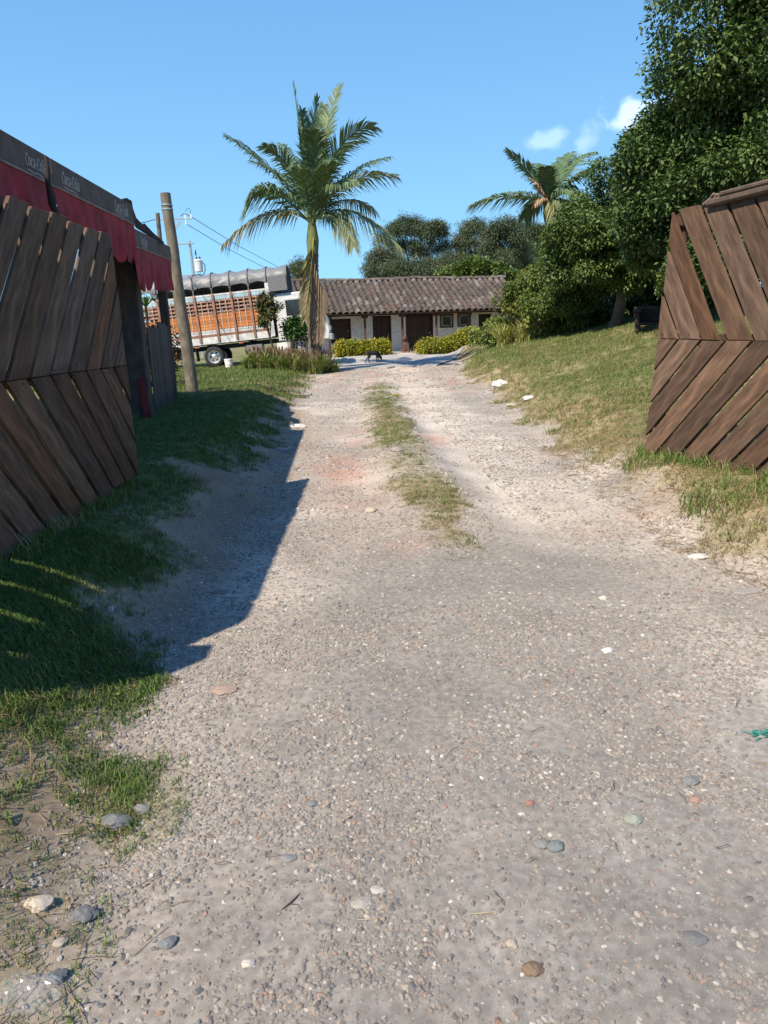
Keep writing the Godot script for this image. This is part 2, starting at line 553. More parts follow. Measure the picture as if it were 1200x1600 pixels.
func make_sky() -> void:
	var cam := Camera3D.new()
	cam.name = "camera"
	cam.fov = rad_to_deg(2.0 * atan(800.0 / FPX))
	cam.far = 1500.0
	cam.near = 0.05
	add_child(cam)
	cam.transform = Transform3D(CB, EYE)
	cam.current = true
	var s := ProceduralSkyMaterial.new()
	s.sky_top_color = Color(0.285, 0.47, 0.715)
	s.sky_horizon_color = Color(0.575, 0.80, 0.93)
	s.sky_curve = 0.22
	s.ground_bottom_color = Color(0.34, 0.32, 0.29)
	s.ground_horizon_color = Color(0.55, 0.66, 0.72)
	s.sky_cover = cloud_cover()
	s.sky_cover_modulate = Color(1, 1, 1, 0.75)
	s.sun_angle_max = 12.0
	var sky := Sky.new()
	sky.sky_material = s
	var e := Environment.new()
	e.background_mode = Environment.BG_SKY
	e.sky = sky
	e.background_energy_multiplier = 1.03
	e.tonemap_mode = Environment.TONE_MAPPER_LINEAR
	e.tonemap_exposure = 1.5
	e.sdfgi_enabled = true
	e.ssao_enabled = true
	e.ssil_enabled = true
	var w := WorldEnvironment.new()
	w.name = "environment"
	w.environment = e
	add_child(w)
	var sun := DirectionalLight3D.new()
	sun.name = "sun"
	sun.light_energy = 1.6
	sun.light_color = Color(1.0, 0.945, 0.865)
	sun.light_angular_distance = 0.6
	sun.shadow_enabled = true
	add_child(sun)
	var dir := Vector3(0.555, -1.0, -0.69).normalized()
	sun.look_at_from_position(Vector3(0, 20, 0), Vector3(0, 20, 0) + dir)

# ---------------------------------------------------------------- ground
func steps(list: Array) -> PackedFloat32Array:   # [from, to, step, to, step, ...]
	var out := PackedFloat32Array([list[0]])
	var i := 1
	while i < list.size():
		var a := out[out.size() - 1]
		var n := maxi(1, int(round((list[i] - a) / list[i + 1])))
		for k in range(1, n + 1):
			out.push_back(lerpf(a, list[i], float(k) / n))
		i += 2
	return out

func make_ground() -> void:
	var xs := steps([-420.0, -120.0, 60.0, -40.0, 12.0, -14.0, 1.5, -7.0, 0.35, -3.6, 0.1, 3.4, 0.035, 6.0, 0.1, 12.0, 0.4, 40.0, 3.0, 120.0, 14.0, 420.0, 60.0])
	var ds := steps([-40.0, -6.0, 6.0, 0.9, 0.5, 6.5, 0.035, 11.0, 0.06, 18.0, 0.12, 30.0, 0.3, 60.0, 1.2, 150.0, 9.0, 600.0, 60.0])
	var nx := xs.size()
	var nd := ds.size()
	var v := PackedVector3Array()
	var n := PackedVector3Array()
	var c := PackedColorArray()
	v.resize(nx * nd); n.resize(nx * nd); c.resize(nx * nd)
	for j in nd:
		for i in nx:
			var x := xs[i]
			var z := -ds[j]
			v[j * nx + i] = Vector3(x, hgt(x, z), z)
			var k := soil(x, z)
			c[j * nx + i] = Color(k.r * 1.93, k.g * 1.92, k.b * 1.88)
	for j in nd:
		for i in nx:
			var a := v[j * nx + maxi(i - 1, 0)]
			var b := v[j * nx + mini(i + 1, nx - 1)]
			var e := v[maxi(j - 1, 0) * nx + i]
			var f := v[mini(j + 1, nd - 1) * nx + i]
			n[j * nx + i] = (b - a).cross(f - e).normalized()
	var lawn := PackedInt32Array()
	var road := PackedInt32Array()
	for j in nd - 1:
		var dm := (ds[j] + ds[j + 1]) * 0.5
		var xl := pl(dm, T_LEFT)
		var xr := pl(dm, T_RIGHT)
		for i in nx - 1:
			var xm := (xs[i] + xs[i + 1]) * 0.5
			var p := j * nx + i
			var q := [p, p + nx + 1, p + 1, p, p + nx, p + nx + 1]
			if xm > xl and xm < xr and dm < 31.0 and dm > -6.0:
				road.append_array(q)
			else:
				lawn.append_array(q)
	for k in [["ground", lawn], ["gravel_drive", road]]:
		var a := []
		a.resize(Mesh.ARRAY_MAX)
		a[Mesh.ARRAY_VERTEX] = v; a[Mesh.ARRAY_NORMAL] = n; a[Mesh.ARRAY_COLOR] = c; a[Mesh.ARRAY_INDEX] = k[1]
		var m := ArrayMesh.new()
		m.add_surface_from_arrays(Mesh.PRIMITIVE_TRIANGLES, a)
		part(k[0], m, M.ground, self).set_meta("kind", "structure")
	# concrete apron in front of the house, laid over the ground
	var gp := Geo.new()
	var e := [Vector2(-2.35, -28.6), Vector2(2.3, -29.4), Vector2(4.3, -37.0), Vector2(-1.7, -38.4)]
	var m := 14
	for i in m:
		for j in m:
			var q := []
			for o in [[0, 0], [0, 1], [1, 1], [1, 0]]:
				var s: float = float(i + o[0]) / m
				var t: float = float(j + o[1]) / m
				var w: Vector2 = e[0].lerp(e[1], s).lerp(e[3].lerp(e[2], s), t)
				if t < 0.01:
					w.y += n_mid.get_noise_1d(s * 60.0) * 0.5
				q.push_back(Vector3(w.x, hgt(w.x, w.y) + 0.05, w.y))
			gp.quad(q[0], q[1], q[2], q[3])
			if j == 0:
				gp.quad(q[0], q[3], q[3] - Vector3(0, 0.12, 0), q[0] - Vector3(0, 0.12, 0))
	part("concrete_apron", gp.mesh(), M.concrete, self).set_meta("kind", "structure")

func stone_mesh(seed_: int, rough := 0.28, sub := 1, soft := 0.25) -> Geo:
	var t := (1.0 + sqrt(5.0)) / 2.0
	var p := [Vector3(-1, t, 0), Vector3(1, t, 0), Vector3(-1, -t, 0), Vector3(1, -t, 0), Vector3(0, -1, t), Vector3(0, 1, t), Vector3(0, -1, -t), Vector3(0, 1, -t), Vector3(t, 0, -1), Vector3(t, 0, 1), Vector3(-t, 0, -1), Vector3(-t, 0, 1)]
	var f := [[0, 11, 5], [0, 5, 1], [0, 1, 7], [0, 7, 10], [0, 10, 11], [1, 5, 9], [5, 11, 4], [11, 10, 2], [10, 7, 6], [7, 1, 8], [3, 9, 4], [3, 4, 2], [3, 2, 6], [3, 6, 8], [3, 8, 9], [4, 9, 5], [2, 4, 11], [6, 2, 10], [8, 6, 7], [9, 8, 1]]
	var tris := []
	for q in f:
		tris.push_back([p[q[0]].normalized(), p[q[1]].normalized(), p[q[2]].normalized()])
	for s in sub:
		var more := []
		for q in tris:
			var a: Vector3 = (q[0] + q[1]).normalized()
			var b: Vector3 = (q[1] + q[2]).normalized()
			var c: Vector3 = (q[2] + q[0]).normalized()
			more.append_array([[q[0], a, c], [a, q[1], b], [c, b, q[2]], [a, b, c]])
		tris = more
	var fn := FastNoiseLite.new()
	fn.seed = seed_
	fn.frequency = 0.9
	var at := func(w: Vector3) -> Vector3:
		var k := 1.0 + fn.get_noise_3d(w.x * 1.4, w.y * 1.4, w.z * 1.4) * rough * 2.0
		var o := w * k
		# a few flat breaks
		for pl_ in [Vector3(0.6, 0.5, 0.3), Vector3(-0.5, 0.2, 0.7), Vector3(0.1, 0.8, -0.5), Vector3(-0.3, 0.4, -0.8)]:
			var nn: Vector3 = pl_.normalized()
			var over := o.dot(nn) - 0.82
			if over > 0.0:
				o -= nn * over * 0.8
		return o
	var g := Geo.new()
	for q in tris:
		var a: Vector3 = at.call(q[0])
		var b: Vector3 = at.call(q[2])
		var c: Vector3 = at.call(q[1])
		var na: Vector3 = (q[0] as Vector3)
		var fl := (c - a).cross(b - a).normalized()
		g.trin(a, b, c, (fl + q[0] * soft).normalized(), (fl + q[2] * soft).normalized(), (fl + q[1] * soft).normalized())
	return g

func stone_color() -> Color:
	var t := rng.randf()
	var k := R(0.8, 1.2)
	if t < 0.34: return Color(0.30, 0.285, 0.265) * k
	if t < 0.64: return Color(0.19, 0.193, 0.19) * k
	if t < 0.78: return Color(0.37, 0.315, 0.255) * k
	if t < 0.86: return Color(0.38, 0.30, 0.24) * k
	if t < 0.90: return Color(0.38, 0.24, 0.18) * k
	if t < 0.975: return Color(0.54, 0.49, 0.43) * k
	return Color(0.66, 0.63, 0.58)

func make_gravel() -> void:
	var s := Scat.new()
	# [d from, d to, x from, x to, stones per square metre, smallest, largest radius]
	for z in [[1.15, 2.2, -1.1, 1.6, 32000, 0.0015, 0.0098], [2.2, 3.6, -1.6, 2.3, 17000, 0.0019, 0.011], [3.6, 6.0, -1.8, 3.2, 5600, 0.0027, 0.0135], [6.0, 10.0, -2.0, 3.4, 1400, 0.005, 0.021], [10.0, 17.0, -2.4, 3.4, 460, 0.008, 0.024], [17.0, 31.0, -3.4, 4.0, 70, 0.014, 0.045]]:
		var n := int((z[1] - z[0]) * (z[3] - z[2]) * z[4])
		for i in n:
			var d := R(z[0], z[1])
			var x := R(z[2], z[3])
			var out := maxf(road_left(d) - x, x - road_right(d))
			var g := grassy(x, -d)
			if rng.randf() < g * 1.1 or (out > 0.05 and rng.randf() < 0.55 + out):
				continue
			# gravel lies in drifts
			var dr := n_mid.get_noise_2d(x * 4.0 - 20.0, d * 4.0) + 0.6 * n_mid.get_noise_2d(x * 13.0, d * 13.0 + 9.0)
			if dr < -0.14 and rng.randf() < 0.75:
				continue
			# the smooth sand of the right wheel track
			var q := x - pl(d, T_MID)
			if d > 5.0 and d < 13.0 and q > 0.35 and q < 0.75 and rng.randf() < 0.85:
				continue
			var big := pow(rng.randf(), 4.4)
			var r: float = lerpf(z[5], z[6], big)
			var b := Basis.from_euler(Vector3(R(-0.4, 0.4), R(0, TAU), R(-0.4, 0.4))).scaled_local(Vector3(r * R(0.8, 1.5), r * R(0.5, 0.8), r * R(0.7, 1.1)))
			s.put(Transform3D(b, Vector3(x, hgt(x, -d) + r * R(-0.4, 0.15), -d)), stone_color().lerp(Color(0.35, 0.305, 0.26), R(0.1, 0.65)) * R(0.95, 1.3))
	# fist-sized ones here and there
	for i in 120:
		var d := 1.2 + 9.0 * pow(rng.randf(), 1.6)
		var x := R(-1.3, 2.4)
		if grassy(x, -d) > 0.4:
			continue
		var r := R(0.007, 0.015)
		var b := Basis.from_euler(Vector3(R(-0.4, 0.4), R(0, TAU), R(-0.4, 0.4))).scaled_local(Vector3(r * R(0.9, 1.5), r * R(0.45, 0.7), r))
		s.put(Transform3D(b, Vector3(x, hgt(x, -d) + r * 0.02, -d)), stone_color().lerp(Color(0.33, 0.28, 0.235), 0.35))
	var o := copies("gravel", stone_mesh(3, 0.36, 1, 0.12).mesh(), M.stone, s, self)
	tag(o, "loose grey and tan gravel scattered over the drive", "gravel")

func make_stones() -> void:
	var gr := "stones lying on the drive"
	# [pixel x, pixel y, long radius in pixels, colour, label]
	var grey := Color(0.25, 0.25, 0.25)
	var list := [
		[783, 604, 14, Color(0.66, 0.64, 0.60), "white rock on the bank below the spiky shrubs"],
		[828, 624, 13, Color(0.64, 0.61, 0.56), "flat white rock at the foot of the right bank"],
		[800, 634, 9, Color(0.5, 0.45, 0.38), "small tan rock beside the flat white rock"],
		[465, 668, 14, Color(0.60, 0.57, 0.54), "pale flat stone at the edge of the kiosk shadow"],
		[440, 704, 11, Color(0.33, 0.31, 0.3), "grey flat stone inside the kiosk shadow edge"],
		[182, 1288, 20, Color(0.2, 0.2, 0.205), "dark grey round stone by the dry grass edge"],
		[222, 1268, 12, Color(0.24, 0.24, 0.235), "grey stone behind the dark round stone"],
		[60, 1421, 17, Color(0.62, 0.53, 0.42), "cream coloured stone in the dry earth"],
		[130, 1433, 18, Color(0.2, 0.2, 0.205), "dark grey cobble at the edge of the dry earth"],
		[94, 1477, 9, Color(0.45, 0.39, 0.32), "small tan stone near the plastic bag"],
		[88, 1530, 13, Color(0.17, 0.18, 0.19), "dark stone touching the plastic bag"],
		[388, 1510, 9, Color(0.6, 0.55, 0.48), "small pale stone alone in grey gravel"],
		[262, 1478, 12, Color(0.22, 0.235, 0.235), "blue grey stone among small gravel"],
		[847, 1324, 12, Color(0.24, 0.245, 0.23), "squarish grey stone, one of a pair"],
		[868, 1328, 13, Color(0.22, 0.25, 0.24), "greenish grey stone, the other of a pair"],
		[990, 1283, 13, Color(0.32, 0.34, 0.29), "smooth oval green grey pebble"],
		[949, 1020, 9, Color(0.68, 0.66, 0.6), "white oval pebble on packed grit"],
		[1078, 1224, 11, Color(0.23, 0.235, 0.23), "grey stone in pale dust"],
		[832, 1518, 14, Color(0.24, 0.17, 0.12), "brown stone half sunk in the drive"],
		[799, 1480, 8, Color(0.5, 0.43, 0.35), "tan chip above the brown stone"],
		[1085, 1472, 14, Color(0.19, 0.19, 0.195), "dark flat stone in pale dust"],
		[634, 1222, 8, Color(0.25, 0.24, 0.235), "grey pebble alone on bare sand"],
		[450, 1342, 11, Color(0.27, 0.27, 0.265), "flat grey stone with a pale chip beside it"],
		[488, 1258, 8, Color(0.22, 0.22, 0.22), "dark round pebble on bare sand"],
		[590, 1396, 11, Color(0.5, 0.47, 0.43), "pale pebble beside a flat tan stone"],
		[565, 1413, 14, Color(0.40, 0.37, 0.33), "flat tan stone beside a pale pebble"],
		[828, 1256, 7, Color(0.36, 0.19, 0.145), "small red brick chip on grey grit"],
		[1086, 1253, 9, Color(0.38, 0.25, 0.21), "pink brick chip beside a grey stone"],
		[1090, 872, 14, Color(0.58, 0.55, 0.51), "pale flat stone below the dry grass"],
		[580, 800, 10, Color(0.5, 0.43, 0.34), "tan stone chip in the wheel track"],
		[943, 937, 7, Color(0.58, 0.52, 0.45), "small pale stone in the right wheel track"],
		[350, 1082, 19, Color(0.37, 0.28, 0.23), "flat reddish stone pressed into the drive"],
		[620, 705, 10, Color(0.34, 0.30, 0.27), "brownish stone in the grass strip"],
	]
	var shapes := []
	for i in 5:
		shapes.push_back(stone_mesh(40 + i * 3, 0.24, 2).mesh())
	for i in list.size():
		var q = list[i]
		var at := G(q[0], q[1])
		var r: float = q[2] / FPX * at.distance_to(EYE)
		var g := Geo.new()
		var src: ArrayMesh = shapes[i % 5]
		var ar := src.surface_get_arrays(0)
		var cc := PackedColorArray()
		cc.resize(ar[Mesh.ARRAY_VERTEX].size())
		cc.fill(Color(q[3].r * 1.2, q[3].g * 1.2, q[3].b * 1.2))
		ar[Mesh.ARRAY_COLOR] = cc
		var m := ArrayMesh.new()
		m.add_surface_from_arrays(Mesh.PRIMITIVE_TRIANGLES, ar)
		var o := part("stone", m, M.stone, self)
		var flat := 0.3 if "flat" in q[4] else 0.52
		o.transform = Transform3D(Basis.from_euler(Vector3(R(-0.1, 0.1), R(-0.5, 0.5), R(-0.1, 0.1))).scaled_local(Vector3(r, r * flat, r * 0.8)), at + Vector3(0, r * flat * 0.35, 0))
		tag(o, q[4], "stone", gr)
	# two broken slabs of concrete
	var sl := [[1168, 926, 0.1, 0.045, Color(0.42, 0.39, 0.35), "broken pale concrete piece lying in the gravel", 0.1], [345, 927, 0.055, 0.032, Color(0.36, 0.29, 0.25), "rectangular tile shard lying in the gate's shadow", -0.1]]
	for q in sl:
		var at := G(q[0], q[1])
		var g := Geo.new()
		g.col = q[4]
		var a: float = q[2]
		var b: float = q[3]
		g.slab(Transform3D(Basis.from_euler(Vector3(-PI / 2, 0, 0)), Vector3.ZERO), PackedVector2Array([Vector2(-a, -b * 0.5), Vector2(-a * 0.45, -b), Vector2(a * 0.7, -b * 0.7), Vector2(a, b * 0.1), Vector2(a * 0.62, b * 0.9), Vector2(-a * 0.1, b * 0.72), Vector2(-a * 0.8, b)]), 0.022, 0.004)
		var o := single("concrete_piece" if q[0] > 1000 else "tile_shard", g, M.stone, q[5], "rubble", at + Vector3(0, 0.002, 0))
		o.rotation.y = q[6]

# ---------------------------------------------------------------- grass
func tuft_mesh(blades: int, tall: float, spread: float, wide: float, seed_: int) -> ArrayMesh:
	var r := RandomNumberGenerator.new()
	r.seed = seed_
	var g := Geo.new()
	for i in blades:
		var a := r.randf() * TAU
		var o := Vector3(cos(a), 0, sin(a)) * spread * sqrt(r.randf())
		var b := r.randf() * TAU
		var lean := Vector3(cos(b), 0, sin(b)) * tall * r.randf_range(0.15, 0.9)
		var h := tall * r.randf_range(0.5, 1.1)
		var side := Vector3(-sin(b + 0.4), 0, cos(b + 0.4)) * wide * r.randf_range(0.7, 1.2)
		var p0 := o - Vector3(0, 0.01, 0)
		var p1 := o + lean * 0.35 + Vector3(0, h * 0.62, 0)
		var p2 := o + lean + Vector3(0, h, 0)
		var t := r.randf_range(0.75, 1.25)
		g.col = Color(t, t, t * r.randf_range(0.8, 1.1))
		g.quad(p0 - side, p0 + side, p1 + side * 0.8, p1 - side * 0.8)
		g.tri(p1 - side * 0.8, p1 + side * 0.8, p2)
	return g.mesh()

func make_grass() -> void:
	var short := Scat.new()
	var long := Scat.new()
	# [d from, to, x from, to, tufts per square metre, scale]
	for z in [[1.2, 2.6, -2.2, -0.5, 1600, 0.8], [1.9, 4.4, -2.4, -0.85, 3000, 1.0], [4.4, 6.0, -3.4, -0.9, 900, 0.9], [6.0, 11.0, -4.6, -1.2, 420, 1.25], [11.0, 18.0, -5.5, -1.6, 170, 1.7], [18.0, 34.0, -14.0, -1.6, 34, 3.2],
			[3.0, 6.0, 1.9, 4.4, 900, 0.85], [6.0, 10.0, 1.9, 6.0, 480, 1.1], [10.0, 16.0, 1.9, 9.0, 190, 1.6], [16.0, 26.0, 1.9, 13.0, 75, 2.3], [26.0, 40.0, 2.4, 15.0, 24, 3.4], [4.2, 8.0, -0.3, 1.2, 800, 0.75], [8.0, 22.0, -0.9, 1.0, 330, 1.1]]:
		var n := int((z[1] - z[0]) * (z[3] - z[2]) * z[4])
		for i in n:
			var d := R(z[0], z[1])
			var x := R(z[2], z[3])
			var g := grassy(x, -d)
			if rng.randf() > g * 1.05:
				continue
			var dry := dryness(x, -d)
			var isdry := rng.randf() < dry * 0.75
			var k := Color(0.26, 0.205, 0.105) if isdry else Color(0.115, 0.165, 0.045).lerp(Color(0.19, 0.2, 0.075), rng.randf() * dry + 0.1)
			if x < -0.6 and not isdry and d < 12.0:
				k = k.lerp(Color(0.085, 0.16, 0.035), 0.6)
			k = k * R(0.75, 1.25)
			var s: float = z[5] * R(0.65, 1.2)
			if n_mid.get_noise_2d(x * 2.0 + 300.0, d * 2.0) > 0.3:
				s *= 1.3
			var x3 := Transform3D(Basis(Vector3.UP, R(0, TAU)).scaled_local(Vector3(s, s * R(0.55, 0.95) * (0.62 if isdry else 1.0), s)), Vector3(x, hgt(x, -d) - 0.004, -d))
			short.put(x3, k)
	# taller tufts at the feet of gates, posts and fence
	for q in [[-2.12, 2.4, -2.12, 6.1, 260], [2.35, 6.75, 3.0, 5.2, 150], [3.0, 5.2, 3.6, 4.2, 60], [-3.6, 9.0, -4.2, 15.5, 220], [2.0, 5.6, 2.9, 4.6, 90]]:
		for i in q[4]:
			var t := rng.randf()
			var x: float = lerpf(q[0], q[2], t) + R(-0.22, 0.16)
			var d: float = lerpf(q[1], q[3], t) + R(-0.15, 0.1)
			if grassy(x, -d) < 0.15:
				continue
			var s := R(0.7, 1.5)
			var k := Color(0.12, 0.175, 0.045) * R(0.8, 1.3) if rng.randf() < 0.75 else Color(0.3, 0.25, 0.13)
			long.put(Transform3D(Basis(Vector3.UP, R(0, TAU)).scaled_local(Vector3(s, s, s)), Vector3(x, hgt(x, -d) - 0.01, -d)), k)
	# dry straw on the earth at the near left
	var straw := Scat.new()
	for i in 420:
		var d := R(1.25, 3.2)
		var x := R(-1.5, -0.35)
		var out := road_left(d) - x
		if out < -0.25 or rng.randf() > smoothstep(-0.3, 0.3, out):
			continue
		var b := Basis.from_euler(Vector3(R(-0.15, 0.15), R(0, TAU), R(-0.15, 0.15))).scaled_local(Vector3(R(0.5, 1.6), 1, 1))
		straw.put(Transform3D(b, Vector3(x, hgt(x, -d) + 0.006, -d)), Color(0.36, 0.29, 0.17) * R(0.6, 1.25))
	for i in 2600:
		var d := R(3.6, 9.0)
		var x := road_right(d) + R(-0.3, 0.8)
		var b := Basis.from_euler(Vector3(R(-0.15, 0.15), R(0, TAU), R(-0.15, 0.15))).scaled_local(Vector3(R(0.7, 1.8), 1.2, 1.2))
		straw.put(Transform3D(b, Vector3(x, hgt(x, -d) + 0.006, -d)), Color(0.36, 0.27, 0.15) * R(0.6, 1.25))
	for i in 150:
		var d := R(1.3, 6.0)
		var x := R(-0.9, 2.0)
		var b := Basis.from_euler(Vector3(R(-0.1, 0.1), R(0, TAU), R(-0.1, 0.1))).scaled_local(Vector3(R(0.4, 1.0), 1, 1))
		straw.put(Transform3D(b, Vector3(x, hgt(x, -d) + 0.012, -d)), Color(0.3, 0.22, 0.14) * R(0.3, 1.2))
	var gs := Geo.new()
	gs.tube([Vector3(-0.04, 0, 0), Vector3(-0.01, 0.004, 0.004), Vector3(0.02, 0.003, -0.002), Vector3(0.045, 0, 0.003)], [0.0012, 0.0014, 0.0013, 0.0008], 4)
	var weed := Scat.new()
	for q in [[1.9, 6.0, -2.6, -1.0, 260], [4.0, 16.0, 2.2, 7.0, 520], [4.6, 16.0, -0.3, 1.0, 160], [6.0, 16.0, -4.5, -1.3, 300]]:
		for i in q[4]:
			var d := R(q[0], q[1])
			var x := R(q[2], q[3])
			if rng.randf() > grassy(x, -d):
				continue
			var s := R(0.12, 0.32) * (1.0 + d * 0.05)
			weed.put(Transform3D(Basis(Vector3.UP, R(0, TAU)).scaled_local(Vector3(s, s * 0.5, s)), Vector3(x, hgt(x, -d) + 0.012, -d)), Color(0.09, 0.155, 0.045).lerp(Color(0.22, 0.2, 0.08), rng.randf() * 0.6) * R(0.7, 1.2))
	tag(copies("weeds", leaf_mesh(8, 0.11, 0.028, 0.05, 23), M.grass, weed, self), "small broad-leaved weeds growing among the lawn grass", "weeds")
	tag(copies("grass", tuft_mesh(15, 0.046, 0.055, 0.0023, 2), M.grass, short, self), "short green and dry lawn grass on both banks and the drive's middle strip", "grass")
	tag(copies("tall_grass", tuft_mesh(14, 0.09, 0.05, 0.003, 6), M.grass, long, self), "taller grass tufts growing at the feet of gates and fence", "grass")
	tag(copies("straw", gs.mesh(), M.stone, straw, self), "dry straw bits lying on the bare earth", "straw")

# ---------------------------------------------------------------- gates
# leaf in its own frame: u along the leaf from its free end, v up, boards on the +z side
func gate(label: String, free_end: Vector3, hinge: Vector3, L: float, H: float, midv: float, pitch: float, up_lean: float, low_lean: float, mirror: bool, missing: int, gapw: float, tilt := 0.0) -> void:
	var t := thing("board_gate", label, "gate", free_end, 0.0, "pair of open board gates")
	var u := (hinge - free_end)
	u.y = 0.0
	u = u.normalized()
	var face := Vector3.UP.cross(u) if mirror else u.cross(Vector3.UP)   # towards the drive
	# slab() wants a right-handed frame: x = u or -u
	var bx := u if face.is_equal_approx(u.cross(Vector3.UP)) else -u
	var sg := 1.0 if bx.is_equal_approx(u) else -1.0
	var frame := Transform3D(Basis(bx, Vector3.UP, bx.cross(Vector3.UP)), Vector3.ZERO)
	var tones := [Color(0.225, 0.12, 0.07), Color(0.185, 0.105, 0.066), Color(0.26, 0.135, 0.076), Color(0.165, 0.10, 0.068), Color(0.21, 0.125, 0.08)]
	for half in 2:
		var lean: float = up_lean if half == 0 else low_lean
		var v0: float = midv + 0.003 if half == 0 else 0.0
		var v1: float = H if half == 0 else midv - 0.003
		var rect := PackedVector2Array([Vector2(0, v0), Vector2(L, v0), Vector2(L, v1), Vector2(0, v1)])
		var n := int((L + 1.6) / pitch)
		for k in range(-1, n):
			var m0 := pitch * k + R(-0.008, 0.008) + gapw * 0.5 + R(0.0, 0.008)
			var m1 := pitch * (k + 1) - gapw * 0.5
			if half == 0 and k == missing:   # a wide gap after this board
				m1 -= 0.055
			var far := v1 + 0.4 if half == 0 else v0 - 0.4
			var dv := absf(far - midv)
			# boards run from the middle line back towards the free end
			var poly := PackedVector2Array([Vector2(m0, midv), Vector2(m1, midv), Vector2(m1 - lean * dv, far), Vector2(m0 - lean * dv, far)])
			if half == 1:
				poly.reverse()
			var ends := rect.duplicate()
			if half == 0:
				ends[2].y -= R(0.0, 0.03); ends[3].y -= R(0.0, 0.03)
			else:
				ends[0].y += R(-0.02, 0.05); ends[1].y = ends[0].y
			ends[0].x += R(0.0, 0.012); ends[3].x = ends[0].x + R(0.0, 0.01)
			var got := Geometry2D.intersect_polygons(poly, ends)
			if got.is_empty():
				continue
			var p: PackedVector2Array = got[0]
			if p.size() < 3:
				continue
			var ar := 0.0
			for i in p.size():
				ar += p[i].cross(p[(i + 1) % p.size()])
			if absf(ar) < 0.006:
				continue
			var cen := Vector2.ZERO
			for q in p:
				cen += q / p.size()
			# the board's own frame: x along its length
			var run := Vector2(-lean, 1.0 if half == 0 else -1.0).normalized()
			var ang := atan2(run.y, run.x * sg)
			var own := PackedVector2Array()
			for q in p:
				own.push_back(Vector2((q.x - cen.x) * sg, q.y - cen.y).rotated(-ang))
			ar = 0.0
			for i in own.size():
				ar += own[i].cross(own[(i + 1) % own.size()])
			if ar < 0.0:
				own.reverse()
			var g := Geo.new()
			g.col = tones[rng.randi() % tones.size()].lerp(Color(0.25, 0.19, 0.145), R(0.0, 0.6)) * R(0.75, 1.3)
			g.slab(Transform3D(), own, 0.024, 0.003)
			var x := frame * Transform3D(Basis(Vector3(0, 0, 1), ang), Vector3(cen.x * sg, cen.y, 0.028 + R(0.0, 0.006)))
			x = x * Transform3D(Basis.from_euler(Vector3(R(-0.02, 0.02), R(-0.008, 0.008), R(-0.006, 0.006))), Vector3.ZERO)
			part("board", g.mesh(), M.gate_wood, t, x)
	# frame behind the boards
	var dk := Color(0.15, 0.088, 0.062)
	for v in [0.16, midv, H - 0.1]:
		part("rail", B(Vector3(L - 0.02, 0.1, 0.036), 0.004, dk), M.gate_wood, t, frame * tf(Vector3(sg * L * 0.5, v, -0.006)))
	for w in [0.07, L * 0.5, L - 0.07]:
		part("stile", B(Vector3(H - 0.3, 0.1, 0.034), 0.004, dk), M.gate_wood, t, frame * tf(Vector3(sg * w, H * 0.5, -0.042), 0, 0, PI / 2))
	# nail heads on the middle rail
	var gn := Geo.new()
	for i in int(L / 0.12):
		for s in [-1, 1]:
			gn.box(frame * tf(Vector3(sg * (0.05 + i * 0.12 + R(-0.02, 0.02)), midv + s * R(0.025, 0.05), 0.0435)), Vector3(0.012, 0.012, 0.008), 0.003)
	var nl := part("nail_heads", gn.mesh(), M.rust, t)
	nl.set_meta("kind", "stuff")
	t.rotation.z = tilt

func make_gates() -> void:
	# left leaf stands along the drive, right leaf swung a little further out
	var lf := Vector3(-2.12, 0.0, -6.1)
	gate("brown board gate leaf standing in shade beside the red-fringed kiosk", lf + Vector3(0, 0.36, 0), Vector3(-2.1, 0, -1.9), 4.02, 1.98, 0.95, 0.29, 0.92, 0.90, true, -9, 0.045)
	var rf := P(1012, 700, 6.6)
	var rh := P(1200, 745, 5.3)
	var dir := Vector3(rh.x - rf.x, 0, rh.z - rf.z).normalized()
	gate("sunlit brown board gate leaf standing on the grass bank", Vector3(rf.x, 0.345, rf.z), rf + dir * 3.6, 3.6, 2.1, 1.02, 0.27, 0.70, 0.92, false, 2, 0.03, -0.062)
	# rough beam over the right leaf
	var tb := thing("beam", "weathered rough timber beam lying along the top of the sunlit gate", "beam")
	var a := P(1108, 318, 6.15)
	var b := a + dir * 3.2
	b.y = a.y + 0.03
	var g := Geo.new()
	g.col = Color(0.2, 0.14, 0.105)
	# split lengthwise: a thick lower half and a shorter, broken upper half
	g.box(along(a, b), Vector3(a.distance_to(b), 0.055, 0.08), 0.014)
	var a2 := a + dir * 0.14 + Vector3(0.0, 0.045, 0.0)
	g.box(along(a2, b + Vector3(0, 0.045, 0)) * tf(Vector3(0, 0, 0.006), 0.05), Vector3(a2.distance_to(b + Vector3(0, 0.045, 0)), 0.035, 0.08), 0.01)
	part("timber", g.mesh(), M.old_wood, tb)
	for i in 6:
		var q := Geo.new()
		q.col = Color(0.33, 0.23, 0.16)
		var c := a.lerp(b, 0.012 * i - 0.02)
		q.tube([c, c + dir * R(0.05, 0.12) + Vector3(R(-0.02, 0.02), R(0.03, 0.07), 0), c + dir * R(0.14, 0.2) + Vector3(0, R(0.02, 0.06), 0)], [0.014, 0.012, 0.003], 5)
		part("splinter", q.mesh(), M.old_wood, tb)
	# hinge posts
	for q in [[Vector3(-2.16, 0, -1.82), "timber hinge post of the shaded gate leaf"], [rf + dir * 3.72, "timber hinge post of the sunlit gate leaf"]]:
		var at: Vector3 = q[0]
		at.y = hgt(at.x, at.z) - 0.02
		var gp := Geo.new()
		gp.col = Color(0.14, 0.09, 0.065)
		gp.box(tf(Vector3(0, 0.95, 0), 0, 0, PI / 2), Vector3(1.9, 0.16, 0.16), 0.012)
		single("gate_post", gp, M.old_wood, q[1], "post", at)

